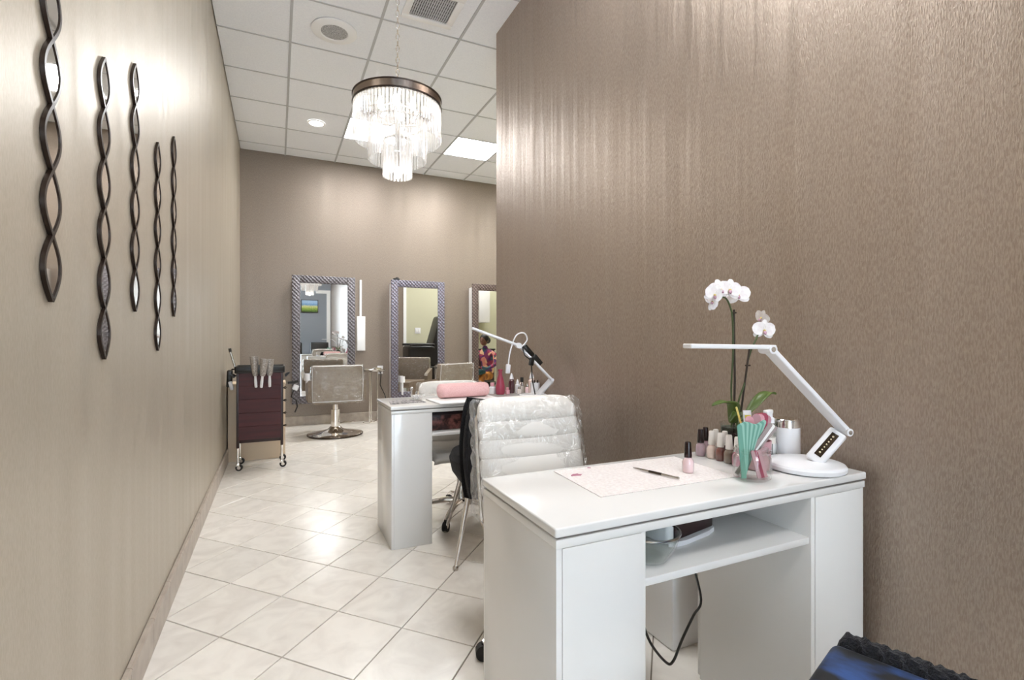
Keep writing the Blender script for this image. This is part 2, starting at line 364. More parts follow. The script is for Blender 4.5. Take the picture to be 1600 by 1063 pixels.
# ceiling: suspended grid with lay-in panels
ce = struct(B().box((0, 0, 0), (XE-XL+.2, YB-YF+.2, .06)).obj('ceiling', 'ceiling_panel', None, ((XL+XE)/2, (YB+YF)/2, ZC+.09)))
GX = [XL]+[.094+.61*k for k in range(9)]; GX = [x for x in GX if x < XE]+[XE]
GY = [YF]+[3.785+.61*k for k in range(-11, 6)]+[YB]; GY = sorted({round(y, 4) for y in GY if YF <= y <= YB})
co = ce.location
LIGHTS = {(.704, 5.615), (1.924, 5.615), (.704, 1.345), (.704, -1.095), (3.754, 5.005), (3.144, 3.785)}  # entrance and side-room panels are unseen, added to brighten the rooms
def cell(x0, y0):
    for a, b_ in LIGHTS:
        if abs(a-x0) < .02 and abs(b_-y0) < .02: return True
    return False
cache = {}; light_cells = []
for xa, xb in zip(GX, GX[1:]):
    for ya, yb in zip(GY, GY[1:]):
        if yb < YC-.2 and xa > XR: continue
        if cell(xa, ya): light_cells.append((xa, xb, ya, yb)); continue
        k = (round(xb-xa, 3), round(yb-ya, 3))
        if k not in cache: cache[k] = B().box((0, 0, 0), (k[0]-.012, k[1]-.012, .016)).mesh('ceiling_tile', 'ceiling_tile', False)
        link('ceiling_tile', cache[k], ce, ((xa+xb)/2-co.x, (ya+yb)/2-co.y, ZC+.012-co.z))
for x in GX[1:-1]:
    y0 = YF if x < XR else YC
    B().box((0, 0, 0), (.019, YB-y0, .006)).obj('grid_runner', 'ceiling_grid', ce, (x-co.x, (YB+y0)/2-co.y, ZC+.001-co.z), smooth=False)
for y in GY[1:-1]:
    x1 = XE if y > YC else XR
    B().box((0, 0, 0), (x1-XL, .012, .005)).obj('grid_runner', 'ceiling_grid', ce, ((XL+x1)/2-co.x, y-co.y, ZC+.0015-co.z), smooth=False)
names = {(.704, 5.615): 'square ceiling light panel partly hidden behind the chandelier', (1.924, 5.615): 'bright square ceiling light panel beside the brown wall edge'}
for xa, xb, ya, yb in light_cells:
    lb = names.get((round(xa, 3), round(ya, 3)), None)
    t = thing('ceiling_light', lb or 'square ceiling light panel over %s' % {(.704, 1.345): 'the front manicure desk', (.704, -1.095): 'the entrance, added out of view', (3.754, 5.005): 'the side room, added out of view', (3.144, 3.785): 'the pedicure chair, added out of view'}[(round(xa, 3), round(ya, 3))], 'ceiling light', ((xa+xb)/2, (ya+yb)/2, ZC), 0, 'lay-in ceiling lights')
    B().box((0, 0, .008), (.582, .582, .01)).obj('diffuser', 'panel_light', t)
    f = B()
    for sx, sy, lx, ly in ((0, .296, .604, .012), (0, -.296, .604, .012), (.296, 0, .012, .58), (-.296, 0, .012, .58)): f.box((sx, sy, .006), (lx, ly, .014))
    f.obj('frame', 'white_trim', t)
# round speaker, vent, downlight
t = thing('ceiling_speaker', 'round white ceiling speaker with grey mesh centre', 'speaker', (.40, 4.09, ZC))
B().lathe([(.168, 0), (.168, -.006), (.155, -.013), (.105, -.016), (.098, -.010), (.098, 0)], 48).obj('bezel', 'white_trim', t)
noise_mat('speaker_mesh', '8d8d8d', 'c4c4c4', (160, 160, 160), .6, detail=1, lo=.45, hi=.55)
B().lathe([(0, -.014), (.06, -.013), (.098, -.010), (.098, 0)], 40).obj('speaker_grille', 'speaker_mesh', t)
t = thing('ceiling_vent', 'square air vent with white frame and dark slatted grille', 'vent', (1.01, 3.49, ZC))
f = B()
for sx, sy, lx, ly in ((0, .165, .38, .05), (0, -.165, .38, .05), (.165, 0, .05, .28), (-.165, 0, .05, .28)): f.box((sx, sy, -.006), (lx, ly, .016), .003)
f.obj('frame', 'white_trim', t); B().box((0, 0, .004), (.29, .29, .004)).obj('backing', 'dark_metal', t)
sl = B().box((0, 0, 0), (.011, .28, .002), rot=(0, .7, 0)).mesh('slat', 'ceiling_grid')
for k in range(17): link('slat', sl, t, (-.128+k*.016, 0, -.005))
sl2 = B().box((0, 0, 0), (.28, .003, .004)).mesh('slat', 'ceiling_grid')
for k in range(7): link('slat', sl2, t, (0, -.12+k*.04, -.002))
t = thing('recessed_downlight', 'small round recessed downlight in the ceiling', 'downlight', (.39, 5.92, ZC))
B().lathe([(.092, 0), (.092, -.004), (.074, -.008), (.070, 0)], 32).obj('trim_ring', 'white_trim', t); B().lathe([(0, -.003), (.07, -.003), (.07, .0)], 32).obj('lens', 'downlight', t)

# ------------------------------------------------------------------ chandelier
ch = thing('chandelier', 'three-tier crystal chandelier on a chain with a dark metal ring', 'chandelier', (.605, 2.79, 2.43))
def ring(r, z, h, wd, name, mat, parent):
    return B().lathe([(r, z), (r, z+h), (r-wd, z+h), (r-wd, z), (r, z)], 64).obj(name, mat, parent)
P('dark_chrome', '9a908a', .16, 1); ring(.240, -.003, .040, .004, 'top_ring', 'dark_chrome', ch)
ring(.243, .034, .006, .010, 'rim', 'bronze', ch); ring(.243, -.008, .006, .010, 'rim', 'bronze', ch)
ring(.238, -.012, .010, .010, 'crystal_rail', 'steel', ch); ring(.158, -.100, .010, .008, 'crystal_rail', 'steel', ch); ring(.078, -.2, .010, .008, 'crystal_rail', 'steel', ch)
for a in range(3):
    an = a*2*PI/3+.4
    B().cyl((0, 0, .02), (.236*math.cos(an), .236*math.sin(an), .02), .006).obj('spoke', 'steel', ch)
B().lathe([(0, .08), (.012, .075), (.018, .05), (.012, .02), (.022, 0), (.016, -.05), (.012, -.34), (0, -.345)], 20).obj('stem', 'steel', ch)
L_ = B(); z = .075; k = 0
while z < ZC-2.43-.03:
    pts = [(.009*math.cos(q)*(1 if k % 2 else 0), .009*math.cos(q)*(0 if k % 2 else 1), z+.019+.019*math.sin(q)) for q in [2*PI*i/12 for i in range(12)]]
    L_.tube(pts, .0024, 6, closed=True); z += .0325; k += 1
L_.obj('chain', 'chrome', ch)
B().lathe([(0, ZC-2.43-.03), (.03, ZC-2.43-.03), (.062, ZC-2.43-.012), (.065, ZC-2.43)], 32).obj('canopy', 'chrome', ch)
def crystal_me(L):
    return B().prism([(-.0075, 0), (-.0035, -.006), (.0035, -.006), (.0075, 0), (.0035, .006), (-.0035, .006)], 'z', -L, 0).mesh('crystal', 'crystal', False)
for r, n, z0, L in ((.233, 72, -.008, .185), (.155, 48, -.10, .205), (.075, 24, -.195, .20)):
    me = crystal_me(L)
    for i in range(n):
        an = 2*PI*i/n; link('crystal', me, ch, (r*math.cos(an), r*math.sin(an), z0), (0, 0, an+PI/2))
for i in range(6):
    an = i*PI/3+.2; bx, by = .10*math.cos(an), .10*math.sin(an)
    o = B().tube([(0, 0, -.08), (bx*.5, by*.5, -.10), (bx, by, -.085), (bx, by, -.07)], .005).cyl((bx, by, -.07), (bx, by, -.045), .011).obj('lamp_arm', 'steel', ch)
    B().lathe([(.006, 0), (.015, .02), (.017, .035), (.010, .055), (.003, .075), (0, .078)], 12, (bx, by, -.045)).obj('bulb', 'bulb', o)
B().lathe([(0, 0), (.014, .01), (.018, .03), (.012, .05), (.0, .06)], 12, (0, 0, -.405)).obj('bulb', 'bulb', ch)

# ------------------------------------------------------------------ wavy mirror strips on the left wall
ART = [(1.326, 1.217, 'nearest wavy mirror strip on the left wall, its top out of frame'), (1.672, 1.087, 'second wavy mirror strip from the front, reaching lowest on the wall'),
       (1.994, 1.23, 'middle one of the five wavy mirror strips on the left wall'), (2.334, 1.095, 'fourth wavy mirror strip, the lower of the far pair'), (2.669, 1.24, 'farthest wavy mirror strip, the upper of the far pair')]
def strand(sign, L=.8, A=.040, lob=6):
    b = B(); n = 96; wd = .0042
    prev = None
    for i in range(n+1):
        t = i/n; y = sign*A*math.sin(PI*lob*t); dy = sign*A*PI*lob*math.cos(PI*lob*t)/L; l = math.hypot(1, dy)
        nx, nz = 1/l, -dy/l
        ring = [b.bm.verts.new((x, y+k*wd*nx, t*L+k*wd*nz)) for x, k in ((0, -1), (.008, -1), (.008, 1), (0, 1))]
        if prev:
            for j in range(4): b.bm.faces.new((prev[j], prev[(j+1) % 4], ring[(j+1) % 4], ring[j]))
        else: b.bm.faces.new(ring)
        prev = ring
    b.bm.faces.new(prev[::-1])
    return b.mesh('frame_strand', 'bronze', True, 40)
def lens(L=.8, A=.037, lob=6):
    h = L/lob; n = 14
    up = [(A*math.sin(PI*i/n), h*i/n) for i in range(n+1)]; dn = [(-A*math.sin(PI*i/n), h*i/n) for i in range(n-1, 0, -1)]
    return B().prism(up+dn, 'x', .002, .006).mesh('mirror_pane', 'smoked_mirror', False)
S1, S2, LN = strand(1), strand(-1), lens()
for y, z0, lb in ART:
    t = thing('mirror_strip', lb, 'wall art', (XL+.001, y, z0), 0, 'wavy mirror strips'); link('frame_strand', S1, t); link('frame_strand', S2, t)
    for k in range(6): link('mirror_pane', LN, t, (0, 0, k*.8/6))

# ------------------------------------------------------------------ styling mirrors on the back wall
def styling_mirror(x0, wd, mat, lb, z0=.30, z1=1.95, dep=.17, fw=.098):
    t = thing('styling_mirror', lb, 'mirror', (x0+wd/2, YB-dep/2, z0), 0, 'tall framed styling mirrors')
    h = z1-z0; yf = -dep/2
    B().box((0, .012, h/2-.02), (wd-.02, dep-.024, h-.06), .002).obj('cabinet_box', 'white_matte', t)
    for sx in (-1, 1): B().box((sx*(wd/2-fw/2), yf+.002, h/2), (fw, .034, h), .006).obj('frame_rail', mat, t)
    for zz in (fw/2, h-fw/2): B().box((0, yf+.002, zz), (wd-2*fw, .034, fw), .006).obj('frame_rail', mat, t)
    B().box((0, yf+.008, h/2), (wd-2*fw+.004, .008, h-2*fw+.004)).obj('mirror_glass', 'mirror', t)
    return t
styling_mirror(.168, .776, 'frame_weave_grey', 'tall styling mirror with grey woven frame behind the nearest salon chair')
styling_mirror(1.42, .765, 'frame_weave_blue', 'tall styling mirror with blue and mauve woven frame in the middle')
styling_mirror(2.61, .77, 'frame_weave_brown', 'tall styling mirror with brown frame cut off by the wall edge')
t = tag(B().box((0, 0, .012), (.085, .06, .024), .006).box((.01, 0, .03), (.04, .03, .014), .004).obj('hair_clip', 'black_plastic', None, (1.50, YB-.14, 1.951)), 'small black clip lying on top of the middle mirror', 'hair clip')

# white box with conduit, outlet
t = thing('wall_box', 'white rectangular wall box with a conduit running up beside the mirror', 'wall box', (1.037, YB-.001, .972))
B().box((0, -.035, .235), (.108, .07, .47), .004).obj('box_body', 'white_matte', t); B().box((0, -.0715, .235), (.094, .003, .45), .001).obj('front_cover', 'white_trim', t)
B().box((0, -.012, .72), (.028, .024, .50), .003).obj('conduit', 'white_trim', t)
t = thing('wall_outlet', 'white power outlet on the back wall above the tray stand', 'outlet', (1.303, YB-.001, .70))
B().box((0, -.004, 0), (.078, .008, .115), .003).obj('cover_plate', 'white_plastic', t)
for zz in (-.025, .025): B().box((0, -.009, zz), (.036, .004, .03), .002).obj('socket', 'white_matte', t)

# ------------------------------------------------------------------ salon styling chairs
def film_sleeve(wd, dp, h, name, parent, loc, seed, amp=.008, flare=.0, lean=0.):
    """clear wrinkled plastic bag pulled over a backrest"""
    rnd = random.Random(seed); ph = [(rnd.uniform(4, 14), rnd.uniform(3, 16), rnd.uniform(0, 6)) for _ in range(7)]
    def f(u, v):
        a = 2*PI*u; ex = .22
        ca, sa = math.cos(a), math.sin(a); cxx = math.copysign(abs(ca)**ex, ca); cyy = math.copysign(abs(sa)**ex, sa)
        nz = sum(math.sin(p*ca*2+q*v*3+r+2*sa) for p, q, r in ph)/4
        tp = 1 if v < .93 else math.sqrt(max(0, 1-((v-.93)/.075)**2))
        fl_ = flare*(1-v)**2
        return ((wd/2+fl_+amp*nz)*cxx*(.93+.07*tp if tp > 0 else .93), (dp/2*max(tp, .05)+amp*nz+fl_*.4)*cyy+lean*v*h, h*v+ (amp*.8*nz if v < .05 else 0))
    return B().grid(f, 72, 30, True).obj(name, 'plastic_film', parent, loc, ang=70)
def styling_chair(lb, loc, rz):
    t = thing('salon_chair', lb, 'salon chair', loc, rz, 'beige hydraulic salon chairs')
    B().lathe([(0, 0), (.30, 0), (.312, .006), (.312, .014), (.30, .020), (.20, .035), (.09, .065), (.055, .10), (0, .105)], 56).obj('base_disc', 'chrome', t)
    B().lathe([(.312, .002), (.316, .004), (.316, .014), (.311, .016)], 56).obj('rim', 'dark_metal', t)
    B().lathe([(.052, .09), (.052, .30), (.034, .302), (.034, .36), (.10, .37), (.10, .385), (0, .386)], 32).obj('hydraulic_column', 'chrome', t)
    B().tube([(.04, .05, .12), (.12, .10, .13), (.24, .16, .11)], .008).obj('pump_lever', 'chrome', t)
    B().box((0, .02, .435), (.52, .50, .10), .03, 4).obj('seat', 'beige_leather', t)
    B().box((0, -.255, .625), (.55, .075, .42), .022, 4, (.06, 0, 0)).obj('backrest', 'beige_leather', t)
    B().prism([(-.27, .40), (-.27, .44), (-.22, .30)][::1] if False else [(-.20, .386), (.20, .386), (.255, .43), (-.255, .43)], 'y', -.24, .20).obj('seat_shell', 'beige_leather', t)
    for sx in (-1, 1):
        B().prism([(-.27, .66), (.20, .60), (.23, .57), (.20, .42), (-.25, .42)], 'x', sx*.265, sx*.315).obj('armrest', 'beige_leather', t)
    film_sleeve(.575, .115, .43, 'plastic_cover', t, (0, -.255, .408), 5, .004)
    lo_, hi_ = -.285, -.312
    B().tube([(-.268, lo_, .425), (.268, lo_, .425), (.274, lo_-.01, .60), (.268, hi_, .828), (-.268, hi_, .828), (-.274, lo_-.01, .60)], .0035, 6, True).obj('cover_edge_glint', 'white_plastic', t)  # white tube drawn in for the highlights along the plastic cover's edges
    return t
styling_chair('beige salon chair wrapped in clear plastic, back turned, on a round chrome base', (.625, 6.28, 0), 0)
styling_chair('beige salon chair angled to the left behind the far manicure desk', (1.88, 6.13, 0), .42)

# tray stands by the mirrors
t = thing('tray_stand', 'small silver tray stand with thin legs against the back wall', 'tray stand', (1.17, 6.86, 0))
B().lathe([(0, .70), (.135, .70), (.15, .705), (.155, .725), (.150, .725), (.144, .709), (0, .706)], 32).obj('tray', 'steel', t)
for dx, dy in ((-.06, -.02), (-.03, .02), (.05, .0)): B().cyl((dx, dy, .012), (dx, dy, .70), .008).obj('leg', 'chrome', t)
B().tube([(-.06, -.02, .02), (.05, -.06, .05), (.12, -.03, .02)], .007).obj('foot_brace', 'chrome', t)
B().tube([(-.03, .02, .02), (-.1, .06, .02), (-.14, .03, .012)], .007).obj('foot_brace', 'chrome', t)
t = tag(B().box((0, 0, .012), (.16, .09, .024), .008).box((.05, .0, .03), (.10, .04, .02), .008, 2, (0, .1, .5)).box((-.03, .01, .03), (.07, .05, .016), .006, 2, (.1, 0, -.3)).obj('folded_foil', 'chrome', None, (1.17, 6.85, .708)), 'crumpled silver foil lying on the tray stand', 'foil')
t = tag(B().tube([(1.30, YB-.02, .69), (1.30, 7.04, .64), (1.28, 7.0, .5), (1.34, 6.97, .36), (1.40, 6.98, .14), (1.42, 7.0, .02)], .006).box((1.30, YB-.025, .685), (.03, .03, .035), .004).obj('hanging_cable', 'black_plastic', None), 'dark power cord hanging from the wall outlet', 'cord')
t = thing('tall_stool', 'small stool with a round black top and thin chrome legs', 'stool', (2.29, 6.42, 0))
B().lathe([(0, .675), (.085, .675), (.095, .69), (.095, .705), (.085, .72), (0, .722)], 28).obj('seat', 'black_leather', t)
for k in range(4):
    a = k*PI/2+.5; B().cyl((.06*math.cos(a), .06*math.sin(a), .68), (.10*math.cos(a), .10*math.sin(a), 0), .007).obj('leg', 'chrome', t)
B().tube([(.088*math.cos(q), .088*math.sin(q), .25) for q in [2*PI*i/24 for i in range(24)]], .005, 6, True).obj('foot_ring', 'chrome', t)
# hair tools by the first and second mirror
def tool_holder(x, z, lb):
    t = thing('tool_holder', lb, 'tool holder', (x, YB-.22, z))
    B().lathe([(.028, 0), (.034, .0), (.034, .085), (.028, .085), (.028, 0)], 20).obj('cup', 'white_plastic', t)
    B().lathe([(.010, -.17), (.014, -.16), (.014, -.01), (.010, 0), (0, 0)], 16).lathe([(0, -.17), (.010, -.17)], 16).obj('tool_handle', 'white_plastic', t)
    B().box((0, .03, .04), (.03, .04, .05), .004).obj('bracket', 'steel', t)
tool_holder(.345, .60, 'white hair tool in a holder at the lower edge of the grey-framed mirror')
tool_holder(1.565, .53, 'white hair tool in a holder at the lower edge of the blue-framed mirror')

# ------------------------------------------------------------------ trolley by the left wall
t = thing('beige_box', 'pale beige storage box on the floor behind the burgundy trolley', 'storage box', (-.17, 5.42, 0))
B().box((0, 0, .35), (.48, .30, .70), .006).obj('carcass', 'beige_laminate', t); B().box((0, 0, .71), (.49, .31, .02), .004).obj('lid', 'beige_laminate', t)
ct = thing('salon_trolley', 'burgundy salon trolley on chrome legs with casters beside the left wall', 'trolley', (-.135, 5.03, 0))
cw, cd = .36, .28
B().box((0, 0, .525), (cw-.02, cd-.02, .58), .003).obj('carcass', 'dark_wine', ct)
for k in range(5): B().box((0, -cd/2+.002, .262+.0585+k*.117), (cw-.03, .012, .1155), .001, 1).obj('back_panel', 'burgundy', ct, smooth=False)
for sx in (-1, 1):
    for sy in (-1, 1):
        o = B().box((sx*(cw/2-.008), sy*(cd/2-.008), .525), (.022, .022, .66), .003).obj('post', 'dark_wine', ct)
        B().cyl((sx*(cw/2-.008), sy*(cd/2-.008), .07), (sx*(cw/2-.008), sy*(cd/2-.008), .20), .009).obj('leg', 'chrome', ct)
        k = B().cyl((sx*(cw/2-.008)+.008, sy*(cd/2-.008)-.011, .028), (sx*(cw/2-.008)+.012, sy*(cd/2-.008)+.011, .028), .028, n=20).obj('caster', 'rubber', ct)
        B().box((sx*(cw/2-.008), sy*(cd/2-.008)-.006, .055), (.030, .03, .03), .006).cyl((sx*(cw/2-.008)+.008, sy*(cd/2-.008)-.014, .028), (sx*(cw/2-.008)+.012, sy*(cd/2-.008)+.014, .028), .014).obj('fork', 'chrome', k)
tr = B().box((0, 0, .845), (cw+.03, cd+.03, .012), .003)
for sx, sy, lx, ly in ((0, 1, cw+.03, .012), (0, -1, cw+.03, .012), (1, 0, .012, cd+.03), (-1, 0, .012, cd+.03)): tr.box((sx*(cw/2+.009), sy*(cd/2+.009), .872), (lx, ly, .05), .004)
tr.obj('top_tray', 'black_plastic', ct)
for sx in (-1, 1): B().tube([(sx*(cw/2+.02), .10, .80), (sx*(cw/2+.05), .10, .82), (sx*(cw/2+.05), -.08, .83), (sx*(cw/2+.02), -.08, .80)], .008).obj('side_handle', 'black_plastic', ct)
for k in range(4):
    B().tube([(cw/2, -.03, .69-k*.115), (cw/2+.022, -.03, .70-k*.115), (cw/2+.03, .0, .69-k*.115), (cw/2+.022, .03, .68-k*.115), (cw/2, .03, .69-k*.115)], .006).obj('drawer_pull', 'dark_metal', ct)
# dryer holder ring and dryer on the left, curling cord on the right
t = thing('hair_clipper', 'dark hair clipper hanging at the left side of the burgundy trolley', 'hair clipper', (-.375, 4.98, .70))
B().box((0, 0, .09), (.045, .05, .15), .012, 3, (.15, .05, 0)).obj('body', 'black_plastic', t); B().box((.012, -.01, .03), (.03, .035, .08), .008, 2, (.2, -.2, 0)).obj('grip', 'white_plastic', t)
B().tube([(.0, .0, .15), (.02, .03, .17), (.05, .03, .165), (.06, 0, .13)], .007).obj('hook', 'dark_metal', t)
t = thing('styling_wand', 'thin styling wand with a black tip standing on the trolley', 'styling wand', (-.325, 5.0, .853))
B().cyl((0, 0, 0.003), (-.045, -.005, .17), .011, .010).obj('barrel', 'steel', t); B().cyl((-.045, -.005, .17), (-.05, -.006, .20), .012).obj('tip', 'black_plastic', t)
B().tube([(0, 0, .01), (.04, -.02, .03), (.09, -.01, .008)], .009).obj('handle', 'black_plastic', t)
t = thing('curling_iron', 'black curling iron with coiled cord hanging at the right of the trolley', 'curling iron', (.115, 4.98, .62))
B().tube([(-.03, -.03, .12), (.02, -.03, .12), (.06, -.03, .13)], .012).obj('barrel', 'black_plastic', t)
B().box((.035, -.03, .075), (.05, .03, .05), .01, 2, (0, .4, 0)).obj('switch_block', 'white_plastic', t)
B().tube([(.02, -.03, .05), (.0, -.03, -.01), (.04, -.03, -.04), (.05, -.03, -.10), (.03, -.03, -.15)], .006).obj('cord', 'black_plastic', t)
noise_mat('steel_perf', '857d77', 'bdb6b0', (150, 150, 150), .4, .5, detail=1)
def round_brush(x, lean, top, lb, y=4.838):
    t = thing('round_hairbrush', lb, 'hairbrush', (x, y, .715))
    t.rotation_euler = (.0, lean, 0)
    B().lathe([(0, 0), (.011, .004), (.012, .05), (.010, .09), (.010, .12), (0, .122)], 14).obj('handle', 'white_plastic', t)
    B().lathe([(0, .10), (.018, .102), (.024, .125), (.034, top-.02), (.034, top), (0, top+.002)], 22).obj('barrel', 'steel_perf', t)
round_brush(-.165, -.06, .27, 'silver round hairbrush hanging leftmost on the trolley')
round_brush(-.125, .10, .25, 'silver round hairbrush crossing the leftmost one on the trolley', 4.80)
round_brush(-.06, .0, .245, 'silver round hairbrush hanging alone to the right on the trolley')
for lx, ln, m_, lb in ((-.20, .14, 'dark_wine', 'dark red comb lying at the back of the trolley tray'), (-.02, .10, 'black_plastic', 'black comb standing up at the right of the trolley tray')):
    t = tag(B().box((0, 0, .012), (ln, .03, .012), .003, 2, (0, 0, .3)).box((0, .02, .018), (ln*.8, .01, .01), .002, 2, (0, 0, .3)).obj('comb', m_, None, (lx, 5.06, .853)), lb, 'comb')

# ------------------------------------------------------------------ manicure desks
def desk(lb, loc, rz, L, W, H, tw=.225):
    t = thing('manicure_desk', lb, 'desk', loc, rz, 'white gloss manicure desks')
    B().box((0, 0, H-.010), (L, W, .020), .004, 3).obj('desk_top', 'white_gloss', t)
    B().box((0, 0, H-.0225), (L-.016, W-.016, .005)).obj('shadow_gap', 'shadow_gap', t)
    B().box((0, 0, H-.034), (L-.006, W-.006, .018), .0015).obj('apron', 'white_gloss', t)
    for sx in (-1, 1):
        xc = sx*(L/2-.005-tw/2); zt = H-.043
        k = B().box((xc, 0, zt/2), (tw, W-.012, zt), .002).obj('cabinet', 'white_gloss', t)
        B().box((xc, -W/2+.0045, zt/2), (tw-.026, .004, zt-.002), .0015).obj('front_panel', 'white_gloss', k)
        B().box((xc, W/2-.001, zt/2), (tw-.004, .012, zt-.02), .002).obj('door', 'white_gloss', k)
        B().box((xc-sx*(0 if sx < 0 else 0)-.09, W/2+.012, .43), (.012, .018, .2), .002).obj('door_handle', 'steel', k)
    gw = L-2*tw-.01
    B().box((0, -.004, .603), (gw, W-.03, .018), .002).obj('shelf', 'white_gloss', t)
    B().box((0, W/2-.012, .666), (gw, .012, .108), .001).obj('back_panel', 'white_gloss', t)
    return t
D1 = desk('white gloss manicure desk in the foreground with the orchid on it', (1.005, 1.06, 0), math.radians(-.25), 1.01, .40, .762)
D2 = desk('white gloss manicure desk farther back with the pink hand rest', (1.045, 2.915, 0), 0, .99, .42, .772)
# open door of the front desk's right cabinet and its cable
t = tag(B().tube(spl([(.78, 1.02, .50), (.80, 1.0, .475), (.82, 1.0, .45), (.855, 1.0, .37), (.905, 1.0, .307), (.93, 1.0, .302), (.98, 1.02, .335), (1.06, 1.06, .36), (1.13, 1.10, .37), (1.20, 1.20, .42), (1.26, 1.28, .47)]), .0035).obj('power_cable', 'black_plastic', None), 'black power cable sagging under the shelf of the foreground desk', 'cord')
t = thing('waste_bin', 'pale square bin on the floor behind the foreground desk', 'bin', (1.385, 1.50, 0))
B().box((0, 0, .28), (.17, .2, .56), .008).obj('bin_body', 'white_matte', t); B().box((0, 0, .57), (.18, .21, .03), .008).obj('bin_lid', 'white_plastic', t)

# ------------------------------------------------------------------ chairs
def white_chair(lb, loc, rz, top=.885, flare=.018):
    t = thing('office_chair', lb, 'chair', loc, rz, 'white ribbed swivel chairs')
    for k in range(5):
        a = 2*PI*k/5+.35; ca, sa = math.cos(a), math.sin(a)
        l = B().tube([(0, 0, .10), (.10*ca, .10*sa, .105), (.22*ca, .22*sa, .085), (.275*ca, .275*sa, .06)], [.022, .02, .016, .013], 10).obj('base_arm', 'chrome', t)
        B().cyl((.275*ca-.016*sa, .275*sa+.016*ca, .028), (.275*ca+.016*sa, .275*sa-.016*ca, .028), .028, n=18).cyl((.275*ca, .275*sa, .03), (.275*ca, .275*sa, .06), .008).obj('caster', 'rubber', l)
    B().lathe([(.03, .09), (.032, .14), (.026, .15), (.026, .38), (.06, .40), (0, .401)], 20).obj('gas_column', 'chrome', t)
    # seat: a shell with ribs, rolling up into the back
    W = .43
    def seat(u, v):
        x = (u-.5)*W; y = -.22+.42*v; rib = abs(math.sin(PI*6*v))**.6*.012
        edge = 1-(abs(2*u-1))**6
        return (x, y, .445+.012*abs(2*u-1)**2+rib*edge - .03*(max(0, .25-v)/.25)**2)
    s_ = B().grid(seat, 20, 60).obj('seat', 'white_leather', t); m = s_.modifiers.new('pad', 'SOLIDIFY'); m.thickness = .05; m.offset = -1
    hb = top-.46
    def back(u, v):
        x = (u-.5)*W*(1-.05*v*v); lim = .06; r = 0
        edge = 1-(abs(2*u-1))**8
        rib = abs(math.sin(PI*(6*v)))**.45*.014
        z = .46+hb*v
        # round the top corners
        k = max(0, (v-.86)/.14); x *= (1-.10*k**3)
        return (x, .205+.10*v - .02*math.cos(PI*(u-.5)) - rib*edge + .01*k*k, z - .012*(abs(2*u-1)**4)*k)
    s_ = B().grid(back, 24, 80).obj('backrest', 'white_leather', t); m = s_.modifiers.new('pad', 'SOLIDIFY'); m.thickness = .035; m.offset = -1 if False else 1
    pts = []
    for i in range(9): v = i/8; pts.append((-W/2*(1-.05*v*v)-.008 + .02*max(0, (v-.9)/.1), .21+.10*v, .44+(hb+.02)*v))
    pr = [(-p[0], p[1], p[2]) for p in pts][::-1]
    top_ = [(-W/2*.80+W*.80*i/8, .318-.018*math.cos(PI*(i/8-.5)), .46+hb+.008+.003*math.sin(PI*i/8)) for i in range(9)]
    B().tube([(-W/2-.006, -.18, .425), (-W/2-.008, .0, .42), (-W/2-.008, .17, .425)]+pts[:-1]+top_+pr[1:]+[(W/2+.008, .17, .425), (W/2+.008, .0, .42), (W/2+.006, -.18, .425)], .008, 8).obj('back_frame', 'chrome', t)
    film_sleeve(W+.035, .115, hb+.03, 'plastic_cover', t, (0, .215, .455), 11, .007, flare, .18)
    return t
white_chair('white ribbed swivel chair in a clear plastic cover behind the foreground desk', (.925, 1.57, 0), math.radians(-2), .872)
white_chair('white ribbed swivel chair in plastic tucked under the far desk', (1.07, 3.06, 0), math.radians(-4), .815, .02)

def plush_chair(lb, loc, rz):
    t = thing('plush_chair', lb, 'chair', loc, rz, 'dark plush chairs with chrome legs')
    # facing +y; back is upright at -y with upright channels on its outer face
    def outer(u, v):
        x = (u-.5)*(.30+.10*math.sin(PI*min(1, .1+.8*v))); bow = .05*math.cos(PI*(u-.5))
        rib = .009*abs(math.sin(PI*18*u)); tp = max(0, (v-.88)/.12); x *= 1-.10*tp**2.5
        return (x, -.20-bow-rib-.05*v+.02*tp**2, .335+.505*v-.0*tp)
    s_ = B().grid(outer, 156, 24).obj('backrest', 'navy_plush', t); m = s_.modifiers.new('pad', 'SOLIDIFY'); m.thickness = .06; m.offset = -1
    def bucket(u, v):
        a = PI*(.04+.92*u); R = .24*(1-.35*(1-v)**2.2); 
        return (R*math.cos(a)*1.0, .02+R*math.sin(a)*1.05-.10*(v>2), .34+.17*v)
    B().lathe([(0, .335), (.12, .34), (.19, .37), (.225, .42), (.24, .49), (.225, .525), (.18, .53), (.10, .50), (0, .49)], 32, (0, .03, 0), 1, 1.08).obj('seat', 'navy_plush', t)
    for sx in (-1, 1):
        pass
        for sy, yy in ((-1, -.16), (1, .18)):
            l = B().tube([(sx*.16, yy*.9, .345), (sx*.235, yy*1.45, .015)], [.014, .010], 12).obj('leg', 'chrome', t)
            B().lathe([(0, 0), (.014, 0), (.015, .012), (.010, .02), (0, .02)], 12, (sx*.237, yy*1.46, 0)).obj('foot', 'steel', l)
    return t
plush_chair('black plush chair with ribbed back and chrome legs between the two desks', (1.075, 2.53, 0), -.21)
